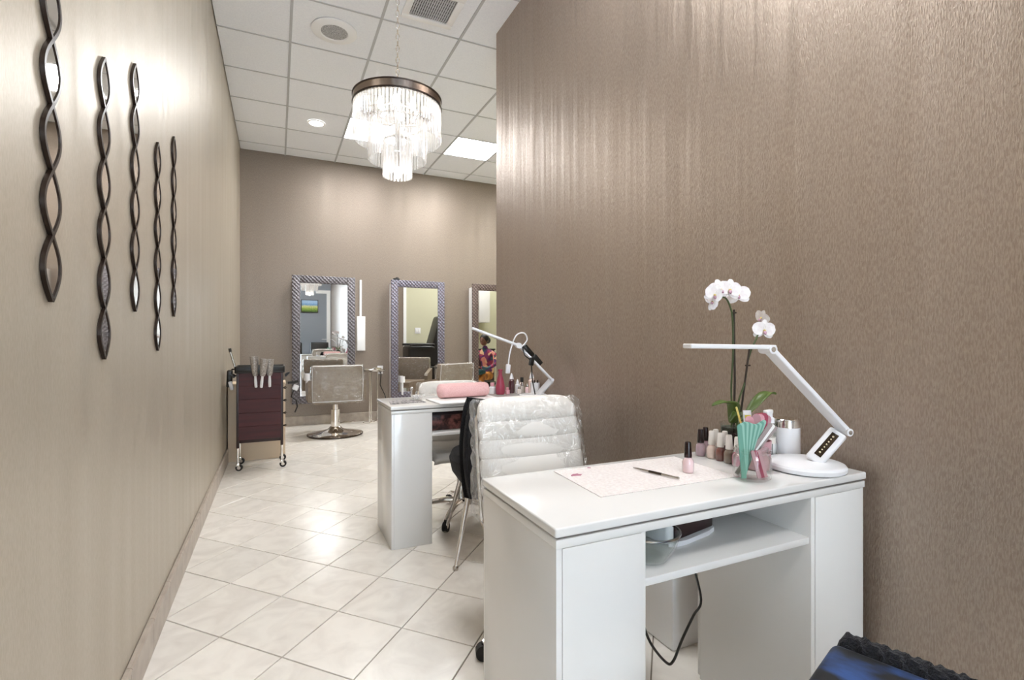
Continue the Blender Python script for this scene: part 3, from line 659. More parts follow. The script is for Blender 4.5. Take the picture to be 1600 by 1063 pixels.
# blue velvet chair at the lower right corner
t = thing('velvet_chair', 'navy blue velvet chair with dark plush rim at the lower right corner', 'chair', (.917, .382, 0), math.radians(18))
B().box((-.01, 0, .45), (.43, .45, .13), .018, 4).obj('seat', 'blue_velvet', t)
def rimf(u, v):
    q = 2*PI*v; y = -.225+.45*u; e = max(0, abs(2*u-1)-.88)/.12; k = math.sqrt(max(0, 1-e*e))
    nz = .0025*math.sin(91*u+7*v*6)+.002*math.sin(173*u+31*v)
    return (.220+(.022+nz)*k*math.copysign(abs(math.cos(q))**.7, math.cos(q)), y, .45+(.082+nz)*k*math.copysign(abs(math.sin(q))**.7, math.sin(q)))
B().grid(rimf, 120, 20).obj('back_rim', 'navy_plush', t)
for sx in (-1, 1):
    for sy in (-1, 1): B().tube([(sx*.16, sy*.17, .385), (sx*.19, sy*.20, 0)], [.014, .010], 12).obj('leg', 'chrome', t)

# ------------------------------------------------------------------ things on the foreground desk
Z1 = .7625
# glittery work mat with two polish spills
t = thing('glitter_mat', 'pale pink glittery work mat lying on the foreground desk', 'work mat', (.91, 1.112, Z1))
mt_ = B().prism([(-.215, -.125), (.225, -.135), (.235, .115), (-.20, .125)], 'z', 0, .0015).obj('mat_sheet', 'glitter_mat', t, smooth=False)
P('spill', 'a8627c', .3)
def blot(x, y, r, sd):
    rn = random.Random(sd); n = 14
    return [(x+r*(.55+.6*rn.random())*math.cos(2*PI*i/n)*1.25, y+r*(.5+.6*rn.random())*math.sin(2*PI*i/n)) for i in range(n)]
B().prism(blot(-.165, .062, .014, 2), 'z', .0015, .0022).obj('polish_spill', 'spill', t, smooth=False)
B().prism(blot(-.09, .112, .006, 4), 'z', .0015, .0022).obj('polish_spill', 'spill', t, smooth=False)
t = thing('cuticle_pusher', 'thin steel cuticle pusher lying on the glittery mat', 'manicure tool', (.945, 1.085, Z1+.0065))
d_ = Vector((.04, -.139, 0)).normalized()
B().tube([-d_*.072, -d_*.055, -d_*.03, d_*.03, d_*.06, d_*.072], [.0012, .0028, .0032, .0032, .0028, .0034], 8).obj('shaft', 'steel', t)
B().tube([-d_*.02, d_*.02], .0036, 8).obj('grip', 'dark_metal', t)

def polish(x, y, colour, cap, lb, sc=1., z=Z1):
    t = thing('nail_polish', lb, 'nail polish', (x, y, z), random.uniform(0, 1), 'nail polish bottles')
    B().lathe([(0, 0), (.0135*sc, 0), (.0155*sc, .004), (.0155*sc, .030*sc), (.012*sc, .037*sc), (.008*sc, .040*sc), (.008*sc, .043*sc), (0, .043*sc)], 20).obj('bottle', 'lacquer_'+colour, t)
    B().lathe([(.0155*sc, .0005), (.0163*sc, .004), (.0163*sc, .028*sc), (.0125*sc, .0385*sc)], 20).obj('glass_shell', 'clear_glass', t)
    B().lathe([(0, .042*sc), (.0105*sc, .042*sc), (.0105*sc, .048*sc), (.0085*sc, .082*sc), (.007*sc, .085*sc), (0, .0852*sc)], 18).obj('cap', 'polish_cap_dark' if cap == 'd' else 'polish_cap_white', t)
polish(1.045, 1.065, 'pink', 'd', 'pale pink nail polish with dark cap standing alone on the glittery mat', 1.0, Z1+.002)
polish(1.236, 1.205, 'mauve', 'd', 'mauve nail polish with dark cap, first of the row')
polish(1.244, 1.167, 'nude', 'w', 'pale nude nail polish with white cap, second of the row')
polish(1.243, 1.131, 'brick', 'w', 'brick red nail polish with white cap in the row')
polish(1.240, 1.096, 'taupe', 'w', 'taupe nail polish with white cap in the row')
polish(1.236, 1.062, 'rose', 'w', 'rose pink nail polish with white cap beside the glass jar')
polish(1.278, 1.225, 'mauve', 'd', 'nail polish with dark cap standing behind the front row')
polish(1.278, 1.182, 'clear', 'w', 'clear nail polish with white cap behind the front row')
polish(1.278, 1.146, 'plum', 'w', 'plum nail polish with white cap behind the brick red one')
polish(1.277, 1.110, 'plum', 'd', 'plum nail polish with dark cap behind the taupe one')

# glass jar of nail files
J = thing('glass_jar', 'glass jar on the foreground desk holding teal nail files', 'jar', (1.152, .943, Z1))
B().lathe([(0, .002), (.040, .002), (.047, .008), (.048, .020), (.047, .060), (.041, .068), (.041, .072), (.045, .074), (.045, .080), (.042, .082), (.0415, .086), (.039, .086), (.0385, .069), (.044, .058), (.045, .02), (.043, .010), (0, .006)], 36).obj('glass', 'clear_glass', J)
B().lathe([(.045, .074), (.0475, .076), (.0475, .080), (.045, .0815)], 36).obj('rim_band', 'clear_glass', J)
def file_(name, mat, lb, base, tip, wd=.016, grp='nail files in the glass jar'):
    base = Vector(base); tip = Vector(tip); dz = (tip-base); L = dz.length; dz.normalize()
    vx = Vector((.9055, -.4242, 0)); side = (vx - dz*vx.dot(dz)).normalized(); nr = dz.cross(side)
    b = B(); n = 5; prof = [(-wd/2, 0), (wd/2, 0)] + [(wd/2*math.cos(PI*i/n), L-wd/2+wd/2*math.sin(PI*i/n)) for i in range(n+1)]
    A = [b.bm.verts.new(base+side*u+dz*v-nr*.0015) for u, v in prof]; Q = [b.bm.verts.new(base+side*u+dz*v+nr*.0015) for u, v in prof]
    b.bm.faces.new(A[::-1]); b.bm.faces.new(Q)
    for i in range(len(A)): b.bm.faces.new((A[i], A[(i+1) % len(A)], Q[(i+1) % len(A)], Q[i]))
    o = b.obj(name, mat, None, smooth=False)
    ctr = (base+tip)/2
    for v in o.data.vertices: v.co -= ctr
    o.location = ctr; return tag(o, lb, 'nail file', grp)
jc = Vector((1.152, .943, Z1+.008)); rt = Vector((.9055, -.4242, 0)); fw_ = Vector((.4242, .9055, 0))
P('teal_light', '93bcad', .8); ORD = ['leftmost', 'second', 'third', 'fourth', 'fifth', 'sixth', 'seventh', 'eighth', 'ninth', 'tenth', 'eleventh', 'rightmost']
for k in range(12):
    u = k/11
    file_('nail_file', ('teal_board', 'teal_light')[k % 2], ORD[k]+(' teal nail file' if k in (0, 11) else ' teal nail file from the left')+' in the glass jar', jc+rt*(-.030+.016*u)+fw_*(-.018+.0035*k), jc+rt*(-.044+.092*u)+fw_*(-.021+.0045*k)+Vector((0, 0, .143+.005*math.sin(7*u))), .0125)
for k in range(3):
    file_('nail_file', ('grey_board', 'white_matte', 'grey_board')[k], ('front grey nail file leaning right', 'white nail file leaning right', 'back grey nail file leaning right')[k]+' in the glass jar', jc+rt*(-.034+.004*k)+fw_*(.020+.004*k)+Vector((0, 0, .001)), jc+rt*(.062+.009*k)+fw_*(.020+.004*k)+Vector((0, 0, .139-.005*k)), .011)
for k in range(3):
    file_('nail_file', ('mauve_board', 'pink_red', 'mauve_board')[k], ('short mauve nail file at the right side', 'short red nail file low', 'short mauve nail file at the left side')[k]+' inside the glass jar', jc+rt*(.032-.010*k)+fw_*(-.010-.003*k), jc+rt*(.014-.010*k)+fw_*(-.006-.003*k)+Vector((0, 0, .072)), .010)

# holder of pink files behind the jar
t = thing('tool_cup', 'dark plum tool cup standing behind the glass jar', 'cup', (1.255, 1.008, Z1))
B().lathe([(0, .002), (.030, .002), (.033, .01), (.036, .085), (.034, .085), (.031, .012), (0, .008)], 24).obj('cup_body', 'mauve_board', t)
kc = Vector((1.255, 1.008, Z1+.012))
for k, (m_, u0, u1, h_, lb) in enumerate((('pink_plastic', .0, -.038, .145, 'pink nail buffer leaning left out of the tool cup'), ('mauve_board', .004, -.012, .150, 'mauve nail file upright in the tool cup'), ('pink_plastic', -.004, .006, .148, 'pink nail file standing in the tool cup'),
        ('pink_red', .0, .022, .150, 'red nail file leaning right in the tool cup'), ('mauve_board', .006, .036, .142, 'mauve nail file leaning right in the tool cup'), ('petal_yellow', -.008, -.052, .165, 'pale wooden stick leaning left in the tool cup'))):
    file_('nail_file', m_, lb, kc+rt*u0+fw_*(-.018+.007*k), kc+rt*u1+fw_*(-.022+.009*k)+Vector((0, 0, h_)), .005 if 'stick' in lb else .024, 'nail files in the tool cup')
file_('nail_buffer', 'mauve_board', 'mauve nail buffer lying tilted against the tool cup', (1.205, 1.036, Z1+.045), (1.258, 1.000, Z1+.105), .020, 'nail files in the tool cup')['category'] = 'nail buffer'

# clear bottles and white tin
def spray(x, y, h, lb, label_mat, capmat='white_plastic', red=False):
    t = thing('pump_bottle', lb, 'bottle', (x, y, Z1), .2, 'clear bottles on the desk')
    B().lathe([(0, .001), (.018, .001), (.020, .006), (.020, h*.62), (.016, h*.70), (.011, h*.74), (.011, h*.78), (0, h*.78)], 24).obj('bottle', 'clear_glass', t)
    B().lathe([(0, .004), (.0188, .004), (.0188, h*.45), (0, h*.45)], 24).obj('liquid', 'lacquer_clear', t)
    B().lathe([(.0206, .012), (.0208, .012), (.0208, .05), (.0206, .05)], 24).obj('label', label_mat, t)
    B().lathe([(0, h*.74), (.014, h*.74), (.014, h*.84), (.009, h*.86), (.009, h*.94), (0, h*.95)], 18).obj('pump_collar', capmat, t)
    B().box((-.008, 0, h*.965), (.040, .016, .014), .004).obj('nozzle', 'pink_red' if red else capmat, t)
spray(1.354, 1.076, .145, 'clear pump bottle with red-tipped nozzle beside the white tin', 'barcode_label', red=True)
spray(1.402, 1.084, .152, 'clear spray bottle with white cap and barcode label', 'barcode_label')
t = thing('white_tin', 'white cylindrical tin with a mirrored silver lid beside the lamp', 'tin', (1.466, 1.074, Z1))
B().lathe([(0, .001), (.038, .001), (.040, .004), (.040, .100), (.038, .102), (0, .102)], 40).obj('tin_body', 'white_plastic', t)
B().lathe([(.041, .098), (.041, .122), (.039, .124), (0, .124)], 40).obj('lid', 'chrome', t)

# folding LED desk lamp
def slab(b, p0, p1, wd, th, nrm, bev=.004):
    """rounded bar from p0 to p1, wd across, th along nrm"""
    p0, p1 = Vector(p0), Vector(p1); x = (p1-p0); L = x.length; x.normalize(); n = Vector(nrm); n = (n-x*n.dot(x)).normalized(); y = n.cross(x)
    mt = Matrix((x, y, n)).transposed().to_4x4(); mt.translation = (p0+p1)/2
    g = bmesh.ops.create_cube(b.bm, size=1, matrix=mt @ Matrix.Diagonal((L, wd, th, 1)))
    if bev: bmesh.ops.bevel(b.bm, geom=list({e for v in g['verts'] for e in v.link_edges}), offset=bev, segments=3, profile=.5, affect='EDGES')
    return b
lp = thing('desk_lamp', 'white folding desk lamp with dark control strip on the foreground desk', 'desk lamp', (1.385, .955, Z1))
o0 = Vector((1.385, .955, Z1)); R_ = lambda p: Vector(p)-o0
B().lathe([(0, 0), (.096, 0), (.103, .004), (.104, .014), (.100, .020), (.092, .0225), (0, .0225)], 56).obj('base', 'white_plastic', lp)
s0, s1 = R_((1.405, .945, .782)), R_((1.462, .905, .872)); nface = Vector((-.72, -.5, .62))
st = slab(B(), s0, s1, .050, .020, nface, .008).obj('stem', 'white_plastic', lp)
dv = (s1-s0).normalized(); nf = (nface-dv*nface.dot(dv)).normalized()
slab(B(), s0+dv*.022+nf*.0105, s1-dv*.012+nf*.0105, .020, .002, nface, .0008).obj('control_strip', 'dark_metal', st)
P('icon_print', 'e8d8b8', .4)
ic = B()
for k in range(7): ic.sph(s0+dv*(.034+.0095*k)+nf*.012, .0030 if k in (0, 6) else .0021, n=8)
ic.obj('touch_icons', 'icon_print', st)
a0, a1, a2 = R_((1.474, .900, .877)), R_((1.223, .95, 1.112)), R_((.977, 1.0, 1.12))
up_ = Vector((.6, 0, .8))
slab(B(), a0, a1, .036, .014, up_, .004).obj('arm', 'white_plastic', lp)
slab(B(), a1+Vector((.012, -.002, .004)), a2, .040, .012, (0, 0, 1), .003).obj('lamp_head', 'white_plastic', lp)
ax = Vector((.19, .98, 0))
B().cyl(a0-ax*.022+Vector((.0, 0, -.004)), a0+ax*.022+Vector((0, 0, -.004)), .011, n=20).obj('hinge', 'white_plastic', lp)
B().cyl(a1-ax*.0225+Vector((-.002, 0, -.002)), a1+ax*.0225+Vector((-.002, 0, -.002)), .0125, n=20).obj('hinge', 'white_plastic', lp)
B().cyl(a1-ax*.0235+Vector((-.002, 0, -.002)), a1-ax*.022+Vector((-.002, 0, -.002)), .007, n=16).obj('hinge_pin', 'steel', lp)
B().cyl(a0-ax*.0235+Vector((.0, 0, -.004)), a0-ax*.021+Vector((0, 0, -.004)), .006, n=16).obj('hinge_pin', 'steel', lp)
B().tube([R_((1.462, .935, .80)), R_((1.478, .94, .815)), R_((1.485, .945, .79)), R_((1.47, .95, .785))], .0028).obj('cord_loop', 'white_plastic', lp)

# orchid
oc = thing('potted_orchid', 'white orchid with two flower stems in a dark glass pot', 'orchid', (1.342, 1.168, Z1))
o0 = Vector((1.342, 1.168, Z1)); Y_ = 1.16
B().lathe([(0, .002), (.030, .002), (.038, .012), (.042, .06), (.041, .098), (.0435, .1), (.0435, .104), (.039, .104), (.039, .06), (.035, .014), (0, .008)], 28).obj('pot', 'clear_glass', oc)
noise_mat('bark', '1f1c14', '3f4a3a', (60, 60, 60), .8, bump=.6); B().lathe([(0, .008), (.034, .012), (.039, .05), (.038, .09), (0, .096)], 24).obj('bark_medium', 'bark', oc)
R_ = lambda p: Vector(p)-o0
st1 = spl([R_(p) for p in ((1.322, 1.16, .85), (1.324, 1.158, .90), (1.316, 1.155, .98), (1.318, 1.15, 1.10), (1.316, 1.15, 1.20), (1.306, 1.15, 1.24), (1.285, 1.15, 1.268), (1.255, 1.15, 1.268))])
B().tube(st1, .0028, 8).obj('flower_stem', 'green_stem', oc)
B().tube([R_((1.328, 1.156, .84)), R_((1.326, 1.15, 1.0)), R_((1.322, 1.15, 1.232))], .0034, 8).obj('support_stake', 'stake', oc)
B().box(R_((1.322, 1.15, 1.222)), (.016, .008, .005), .001).obj('stem_clip', 'stake', oc)
st2 = spl([R_(p) for p in ((1.345, 1.16, .85), (1.352, 1.158, .91), (1.350, 1.155, .94), (1.372, 1.15, 1.0), (1.384, 1.15, 1.06), (1.40, 1.15, 1.10), (1.428, 1.15, 1.145), (1.44, 1.15, 1.165))])
B().tube(st2, .0028, 8).obj('flower_stem', 'green_stem', oc)
B().tube([R_((1.350, 1.156, .84)), R_((1.372, 1.15, 1.0)), R_((1.395, 1.15, 1.118))], .0032, 8).obj('support_stake', 'stake', oc)
B().box(R_((1.385, 1.15, 1.052)), (.018, .008, .005), .001).obj('stem_clip', 'stake', oc)
def leaf(path, wd):
    pts = spl([R_(p) for p in path], 5); n = len(pts)-1; b = B(); V = []
    for i, p in enumerate(pts):
        t_ = i/n; tg = (pts[min(i+1, n)]-pts[max(i-1, 0)]).normalized(); sd = tg.cross(Vector((0, 0, 1))); sd = sd.normalized() if sd.length > .01 else Vector((0, 1, 0))
        nr = sd.cross(tg); w_ = wd*math.sin(PI*min(1, .12+.88*t_)**.9)**.7*.5+.001
        V.append([b.bm.verts.new(p+sd*w_*k+nr*abs(k)*w_*.35) for k in (-1, -.5, 0, .5, 1)])
    for A, Q in zip(V, V[1:]):
        for j in range(4): b.bm.faces.new((A[j], A[j+1], Q[j+1], Q[j]))
    o = b.obj('leaf', 'green_leaf', oc, ang=80); m = o.modifiers.new('thick', 'SOLIDIFY'); m.thickness = .0025; return o
leaf(((1.345, 1.155, .86), (1.375, 1.13, .905), (1.41, 1.12, .945), (1.445, 1.12, .962), (1.478, 1.12, .958)), .046)
leaf(((1.318, 1.15, .87), (1.285, 1.12, .930), (1.235, 1.11, .945), (1.185, 1.11, .938)), .036)
leaf(((1.315, 1.15, .87), (1.295, 1.11, .905), (1.27, 1.10, .91), (1.245, 1.10, .885)), .022)
o = B().box(R_((1.330, 1.105, .885)), (.026, .0015, .06), .0004, 1, (-.15, 0, -.4)).obj('plant_tag', 'white_plastic', oc)
P('tag_print', 'd9c34a', .5); B().box(R_((1.3297, 1.1035, .895)), (.018, .0012, .012), 0, 1, (-.15, 0, -.4)).obj('tag_print', 'tag_print', oc)
def petal_me(name, L, wd, cup):
    def f(u, v):
        w_ = wd*math.sin(PI*(.10+.86*v))**.55; x = (u-.5)*w_; return (x, cup*(v*v*.9-abs(2*u-1)**2*.25)*L, v*L)
    b = B().grid(f, 6, 7); me = b.mesh(name, 'petal', True, 80); return me
PW, PN = petal_me('petal', .036, .042, .18), petal_me('petal', .034, .024, .12)
def flower(p, yaw, pit, sc, roll=0):
    fl_ = bpy.data.objects.new('flower', B().sph((0, -.004, 0), .0045, (1, 1, .8), 8).mesh('flower', 'petal_yellow')); C.objects.link(fl_); fl_.parent = oc
    fl_.location = R_(p); fl_.rotation_euler = (pit, roll, yaw); fl_.scale = (sc,)*3
    for ang, me in ((0, PN), (2.15, PN), (-2.15, PN)): link('petal', me, fl_, (0, .002, 0), (0, ang, 0))
    for ang in (1.25, -1.25): link('petal', PW, fl_, (0, 0, 0), (0, ang, 0))
    o = B().lathe([(0, 0), (.004, .002), (.005, .007), (.0025, .013), (0, .014)], 10).obj('lip', 'petal_throat', fl_, (0, -.004, -.002), (PI*.72, 0, 0))
    return fl_
for p, yw, pt_, sc, rl in (((1.228, 1.142, 1.275), -.1, .3, .95, .3), ((1.262, 1.150, 1.292), -.35, -.1, 1.05, -.2), ((1.290, 1.138, 1.292), -.5, .0, 1.05, .15), ((1.332, 1.142, 1.278), -.75, .05, 1.05, -.1), ((1.243, 1.165, 1.255), .2, .4, .8, 1.0),
                           ((1.447, 1.138, 1.166), -.5, .1, 1.05, .1), ((1.452, 1.152, 1.208), -1.5, .3, .8, .5)): flower(p, yw, pt_, sc, rl)

# on the shelf of the foreground desk
t = thing('glass_bowl', 'clear glass bowl on the shelf of the foreground desk', 'bowl', (.80, .945, .6125))
B().lathe([(0, .001), (.036, .001), (.045, .006), (.066, .038), (.074, .066), (.0755, .066), (.0765, .072), (.074, .073), (.071, .066), (.062, .04), (.042, .010), (0, .006)], 40).obj('bowl', 'clear_glass', t)
B().lathe([(.074, .068), (.077, .070), (.077, .0735), (.073, .0735)], 40).obj('rim', 'steel', t)
t = thing('nail_dryer', 'white nail dryer with a dark red opening on the desk shelf', 'nail dryer', (.99, 1.008, .6125), math.radians(12))
b_ = B().box((0, .04, .050), (.20, .10, .10), .012, 3); b_.obj('housing', 'white_plastic', t)
B().box((.005, -.012, .052), (.17, .008, .078), .003).obj('opening', 'dark_wine', t)
B().prism([(-.098, -.008), (.098, -.008), (.09, -.02), (.05, -.028), (-.05, -.028), (-.09, -.02)], 'z', 0, .012).obj('base_lip', 'white_plastic', t)

# ------------------------------------------------------------------ things on the far desk
Z2 = .7725
t = tag(B().prism([(-.105, -.075), (.10, -.06), (.085, .085), (-.085, .07)], 'z', 0, .002).obj('patterned_mat', 'pattern_mat', None, (.675, 2.885, Z2), smooth=False), 'grey patterned place mat on the corner of the far desk', 'place mat')
t = thing('glass_dish', 'small cut glass dish with a stopper on the far desk', 'dish', (.755, 2.95, Z2+.0005))
B().lathe([(0, .002), (.02, .002), (.032, .012), (.038, .028), (.036, .028), (.03, .014), (0, .007)], 10).obj('dish', 'crystal', t, smooth=False)
B().lathe([(0, .0), (.006, .004), (.004, .03), (.010, .04), (.010, .05), (0, .056)], 10, (-.03, .01, .024)).obj('stopper', 'crystal', t)
for k in range(4): B().lathe([(0, 0), (.004, .002), (.003, .02), (0, .026)], 6, (-.005+.010*k, .004*(k % 2), .008)).obj('crystal_stick', 'crystal', t)
t = thing('towel_pad', 'white towel pad spread under the pink hand rest', 'towel', (1.015, 2.845, Z2))
B().box((0, -.03, .004), (.41, .25, .008), .003, 2, (0, 0, .06)).obj('towel', 'white_matte', t)
t = thing('hand_rest', 'soft pink rolled hand rest on the far desk', 'hand rest', (1.03, 2.90, Z2+.0085))
def roll(u, v):
    a = 2*PI*u; x = -.17+.34*v; e = max(0, abs(2*v-1)-.84)/.16; r = .044*math.sqrt(max(0, 1-e*e))
    return (x, r*math.cos(a)*1.15, .044+r*math.sin(a))
B().grid(roll, 24, 24, True).obj('roll', 'pink_towel', t, rot=(0, 0, .05), ang=80)
t = thing('pink_bottle', 'dark pink conical bottle on the far desk', 'bottle', (1.325, 3.01, Z2))
B().lathe([(0, .001), (.026, .001), (.030, .008), (.031, .05), (.022, .10), (.013, .128), (.012, .150), (.015, .152), (.015, .165), (0, .166)], 24).obj('bottle', 'pink_red', t)
def small_bottle(x, y, h, r, body, cap, lb, cat='bottle', pointed=False):
    t = thing('small_bottle', lb, cat, (x, y, Z2), 0, 'small bottles on the far desk')
    B().lathe([(0, .001), (r*.9, .001), (r, .005), (r, h*.6), (r*.55, h*.68), (r*.5, h*.72), (0, h*.72)], 18).obj('bottle', body, t)
    if pointed: B().lathe([(0, h*.7), (r*.7, h*.7), (r*.6, h*.78), (r*.2, h*.97), (0, h)], 16).obj('cap', cap, t)
    else: B().lathe([(0, h*.7), (r*.62, h*.7), (r*.62, h*.98), (r*.55, h), (0, h)], 16).obj('cap', cap, t)
small_bottle(1.288, 3.055, .075, .022, 'white_plastic', 'pink_plastic', 'white bottle with pink cap left of the dark pink bottle')
small_bottle(1.372, 3.0, .045, .016, 'pink_plastic', 'pink_plastic', 'tiny pink jar right of the dark pink bottle')
small_bottle(1.425, 3.05, .135, .021, 'lacquer_plum', 'white_plastic', 'dark bottle with a white pointed dropper tip on the far desk', pointed=True)
small_bottle(1.455, 3.02, .095, .016, 'white_plastic', 'white_plastic', 'slim white bottle beside the dropper bottle', pointed=True)
small_bottle(1.475, 2.985, .075, .016, 'clear_glass', 'steel', 'clear bottle with silver cap in the far bottle group')
small_bottle(1.495, 3.035, .105, .018, 'lacquer_clear', 'black_plastic', 'clear bottle with wide black cap in the far bottle group')
small_bottle(1.442, 2.965, .050, .015, 'lacquer_clear', 'steel', 'short clear jar in front of the far bottles')
small_bottle(1.515, 2.93, .150, .023, 'lacquer_nude', 'white_plastic', 'tall bottle with round white top under the far lamp', pointed=True)
small_bottle(1.49, 2.945, .07, .014, 'lacquer_pink', 'steel', 'small pink bottle under the far lamp')
t = thing('brush_cup', 'white cup of dark brushes beside the far lamp', 'cup', (1.508, 2.868, Z2))
B().lathe([(0, .002), (.026, .002), (.029, .006), (.030, .082), (.028, .082), (.026, .01), (0, .008)], 22).obj('cup', 'white_plastic', t)
for k in range(5): B().cyl((.006*math.cos(k*1.3), .006*math.sin(k*1.3), .012), (.02*math.cos(k*1.3), .02*math.sin(k*1.3), .098), .003, n=6).obj('brush', 'dark_metal', t)
# far lamp
l2 = thing('magnifier_lamp', 'white swing-arm lamp with cable loop and black clips on the far desk', 'desk lamp', (1.445, 2.775, Z2))
o0 = Vector((1.445, 2.775, Z2)); R_ = lambda p: Vector(p)-o0
B().lathe([(0, 0), (.085, 0), (.09, .006), (.088, .016), (.08, .02), (0, .021)], 40).obj('base', 'white_plastic', l2)
a0, a1, a2 = R_((1.516, 2.665, .888)), R_((1.318, 2.722, 1.097)), R_((1.047, 2.8, 1.201))
slab(B(), R_((1.462, 2.74, .790)), a0, .040, .016, (-.6, -.6, .5), .005).obj('stem', 'white_plastic', l2)
slab(B(), a0, a1, .026, .012, up_, .003).obj('arm', 'white_plastic', l2); slab(B(), a1, a2, .036, .014, (0.3, 0, 1), .003).obj('lamp_head', 'white_plastic', l2)
B().cyl(a0-ax*.018, a0+ax*.018, .010).obj('hinge', 'white_plastic', l2); B().cyl(a1-ax*.02, a1+ax*.02, .017).obj('hinge', 'white_plastic', l2)
B().tube(spl([R_(p) for p in ((1.250, 2.72, .985), (1.262, 2.72, 1.06), (1.30, 2.72, 1.155), (1.355, 2.72, 1.172), (1.375, 2.72, 1.13), (1.335, 2.72, 1.085))]), .0045, 8).obj('cable_loop', 'white_plastic', l2)
B().box(R_((1.247, 2.72, .958)), (.028, .02, .055), .005, 2, (0, .1, 0)).obj('plug', 'white_plastic', l2)
B().tube(spl([R_(p) for p in ((1.335, 2.70, 1.09), (1.345, 2.69, 1.04), (1.385, 2.69, 1.0), (1.395, 2.69, .9), (1.415, 2.69, .80))]), .004, 8).obj('cord', 'black_plastic', l2)
for p, s_ in (((1.375, 2.70, 1.068), (.085, .022, .026)), ((1.43, 2.69, 1.01), (.075, .022, .030)), ((1.39, 2.69, 1.0), (.03, .02, .05))):
    B().box(R_(p), s_, .006, 2, (0, .82 if s_[0] > .05 else .2, 0)).obj('clip', 'black_plastic', l2)
# patterned box in the far desk's compartment
t = thing('patterned_box', 'dark red floral box on the shelf of the far desk', 'box', (.905, 2.86, .6125))
B().box((0, 0, .045), (.27, .16, .088), .004).obj('box_body', 'floral_box', t); B().box((0, 0, .093), (.276, .166, .012), .003).obj('lid', 'dark_wine', t)

# ------------------------------------------------------------------ what the mirrors reflect
t = thing('landscape_picture', 'framed landscape picture of green grass under blue sky on the front wall', 'picture', (.92, YF+.002, 1.95))
B().box((0, .02, .2), (.50, .03, .40), .004).obj('frame', 'dark_wine', t); B().box((0, .037, .2), (.46, .006, .36)).obj('print', 'landscape_print', t)
def waiting_chair(x, lb):
    t = thing('waiting_chair', lb, 'chair', (x, -2.3, 0), 0, 'black waiting chairs')
    B().box((0, 0, .43), (.52, .50, .12), .03, 3).obj('seat', 'black_leather', t); B().box((0, -.26, .72), (.52, .10, .60), .03, 3, (.12, 0, 0)).obj('backrest', 'black_leather', t)
    for sx in (-1, 1):
        B().box((sx*.28, -.02, .60), (.06, .46, .05), .015).obj('armrest', 'black_leather', t)
        for sy in (-1, 1): B().cyl((sx*.22, sy*.2, 0), (sx*.22, sy*.2, .38), .015).obj('leg', 'chrome', t)
waiting_chair(.42, 'black waiting chair on the left by the front wall'); waiting_chair(1.18, 'black waiting chair on the right by the front wall')
t = thing('light_switch', 'white double light switch on the cream wall of the side room', 'switch', (2.66, YC+.001, 1.30))
B().box((0, .004, 0), (.12, .008, .12), .003).obj('plate', 'white_plastic', t)
for sx in (-.025, .025): B().box((sx, .010, 0), (.03, .006, .06), .002).obj('rocker', 'white_matte', t)
t = thing('pedicure_chair', 'black pedicure chair on a raised base in the side room', 'pedicure chair', (2.66, 4.25, 0))
B().box((.0, 0, .30), (.62, .66, .60), .03, 3).obj('pedestal', 'black_plastic', t); B().box((-.08, 0, .80), (.66, .56, .40), .06, 4).obj('seat', 'black_leather', t)
B().box((.22, 0, 1.22), (.20, .56, .74), .07, 4, (0, .28, 0)).obj('backrest', 'black_leather', t)
for sy in (-1, 1): B().box((-.16, sy*.31, 1.02), (.48, .07, .05), .02, 3).obj('armrest', 'black_leather', t)
B().box((-.46, 0, .62), (.10, .40, .36), .04, 3, (0, -.4, 0)).obj('leg_rest', 'black_leather', t)
t = thing('wall_cabinet', 'white hanging wall cabinet in the side room', 'cabinet', (3.90, YC+.175, 1.48))
B().box((0, 0, .35), (.50, .35, .70), .003).obj('cabinet_body', 'white_matte', t)
for sx in (-1, 1): B().box((sx*.124, .18, .35), (.242, .014, .69), .003).obj('door', 'white_gloss', t)
t = thing('dark_counter', 'dark counter under the white wall cabinet in the side room', 'counter', (3.90, YC+.25, 0))
B().box((0, 0, .45), (.60, .45, .88), .006).obj('counter_body', 'dark_wine', t); B().box((0, 0, .905), (.64, .48, .03), .006).obj('counter_top', 'black_plastic', t)

# seated person in floral clothes
pr = thing('person', 'person in a floral top and orange trousers seated on a stool', 'person', (3.42, 5.55, 0), math.radians(-125)); pr.scale = (.92, .92, .92)
def skin_mesh(name, V, E_, mat, lv=2):
    me = bpy.data.meshes.new(name); me.from_pydata([v[:3] for v in V], E_, []); o = link(name, me, pr)
    o.data.materials.append(M[mat]); m = o.modifiers.new('skin', 'SKIN'); m.use_smooth_shade = True; m.use_x_symmetry = False
    sv = o.data.skin_vertices[0].data
    for i, v in enumerate(V): sv[i].radius = (v[3], v[4] if len(v) > 4 else v[3]); sv[i].use_root = (i == 0)
    return subdiv(o, lv)
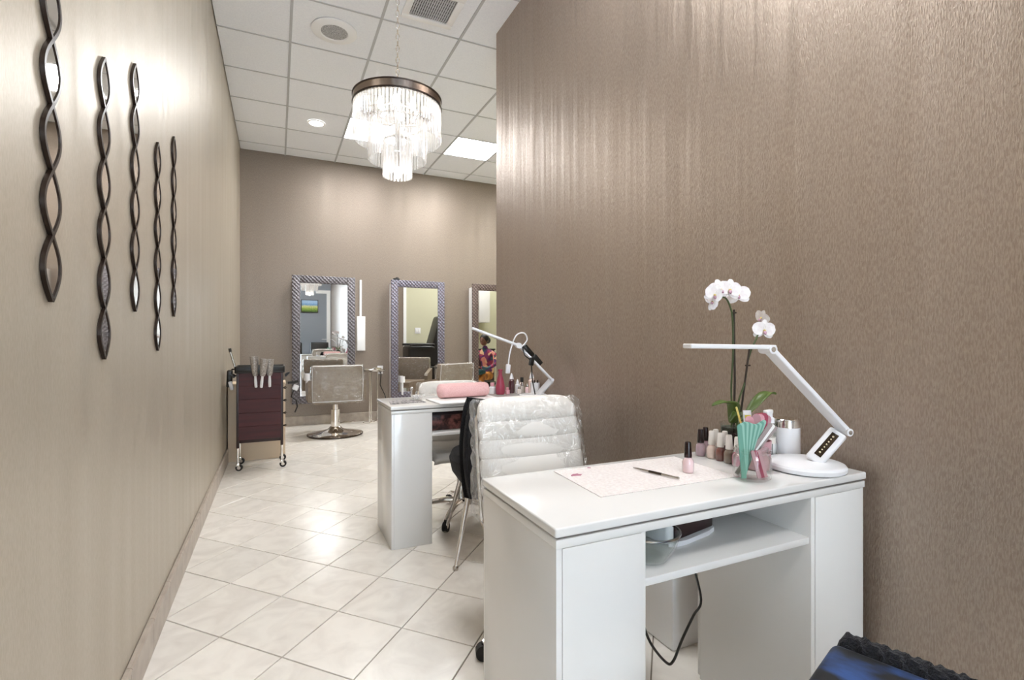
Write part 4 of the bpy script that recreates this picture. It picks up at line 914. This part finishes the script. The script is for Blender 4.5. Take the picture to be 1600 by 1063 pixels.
# body faces -y, seated at z 0.45
V = [(0, .05, .52, .15, .12), (0, .05, .66, .13, .10), (0, .02, .82, .15, .105), (0, -.02, .96, .13, .09), (0, -.05, 1.03, .055), (0, -.08, 1.10, .06),
     (.20, -.02, .94, .052), (.27, -.10, .74, .042), (.20, -.30, .66, .034), (.12, -.40, .70, .026),
     (-.20, -.02, .94, .052), (-.27, -.10, .74, .042), (-.20, -.30, .66, .034), (-.12, -.40, .70, .026)]
E1 = [(0, 1), (1, 2), (2, 3), (3, 4), (4, 5), (3, 6), (6, 7), (7, 8), (8, 9), (3, 10), (10, 11), (11, 12), (12, 13)]
skin_mesh('body', V, E1, 'floral_cloth')
for sx in (-1, 1):
    V = [(sx*.05, .06, .51, .10), (sx*.11, -.10, .52, .088), (sx*.13, -.38, .51, .068), (sx*.13, -.40, .30, .056), (sx*.13, -.37, .10, .042), (sx*.13, -.38, .05, .036), (sx*.13, -.50, .035, .03)]
    skin_mesh('trouser_leg', V, [(i, i+1) for i in range(6)], 'orange_cloth')
    h = B().sph((sx*.10, -.44, .70), .032, (1, 1.3, .55), 12)
    for k in range(4): h.tube([(sx*.10+(-.021+.014*k), -.47, .70), (sx*.10+(-.022+.0145*k), -.51, .695), (sx*.10+(-.02+.013*k), -.535, .675)], [.009, .008, .006], 6)
    h.tube([(sx*.10-sx*.025, -.44, .70), (sx*.10-sx*.05, -.47, .705), (sx*.10-sx*.05, -.50, .70)], [.010, .009, .007], 6)
    h.obj('hand', 'skin', pr)
hd = B().sph((0, -.10, 1.20), .085, (.88, 1.0, 1.22), 20).sph((0, -.185, 1.19), .016, (.8, 1, 1.4), 8).sph((.08, -.09, 1.19), .02, (.4, .8, 1.2), 8).sph((-.08, -.09, 1.19), .02, (.4, .8, 1.2), 8).obj('head', 'skin', pr)
P('eye_white', 'e8e4de', .2); P('lips', '8a4040', .4)
for sx in (-1, 1): B().sph((sx*.032, -.172, 1.205), .010, (1.2, .6, .7), 8).obj('eye', 'black_plastic', hd)
B().sph((0, -.178, 1.148), .020, (1, .4, .35), 8).obj('mouth', 'lips', hd)
B().sph((0, -.078, 1.225), .097, (.95, 1.0, 1.08), 18).sph((0, .03, 1.20), .06, (1.1, .9, 1.1), 12).obj('hair', 'hair', pr)
B().box((0, -.36, .60), (.30, .24, .10), .04, 3).obj('lap_cloth', 'teal_cloth', pr)
t = thing('round_stool', 'low round stool under the seated person', 'stool', (3.42+.0, 5.55, 0))
B().lathe([(0, .31), (.17, .31), (.18, .33), (.18, .35), (.16, .365), (0, .37)], 28).obj('seat', 'black_leather', t)
for k in range(4):
    a = k*PI/2+.3; B().cyl((.11*math.cos(a), .11*math.sin(a), .31), (.17*math.cos(a), .17*math.sin(a), 0), .012).obj('leg', 'chrome', t)
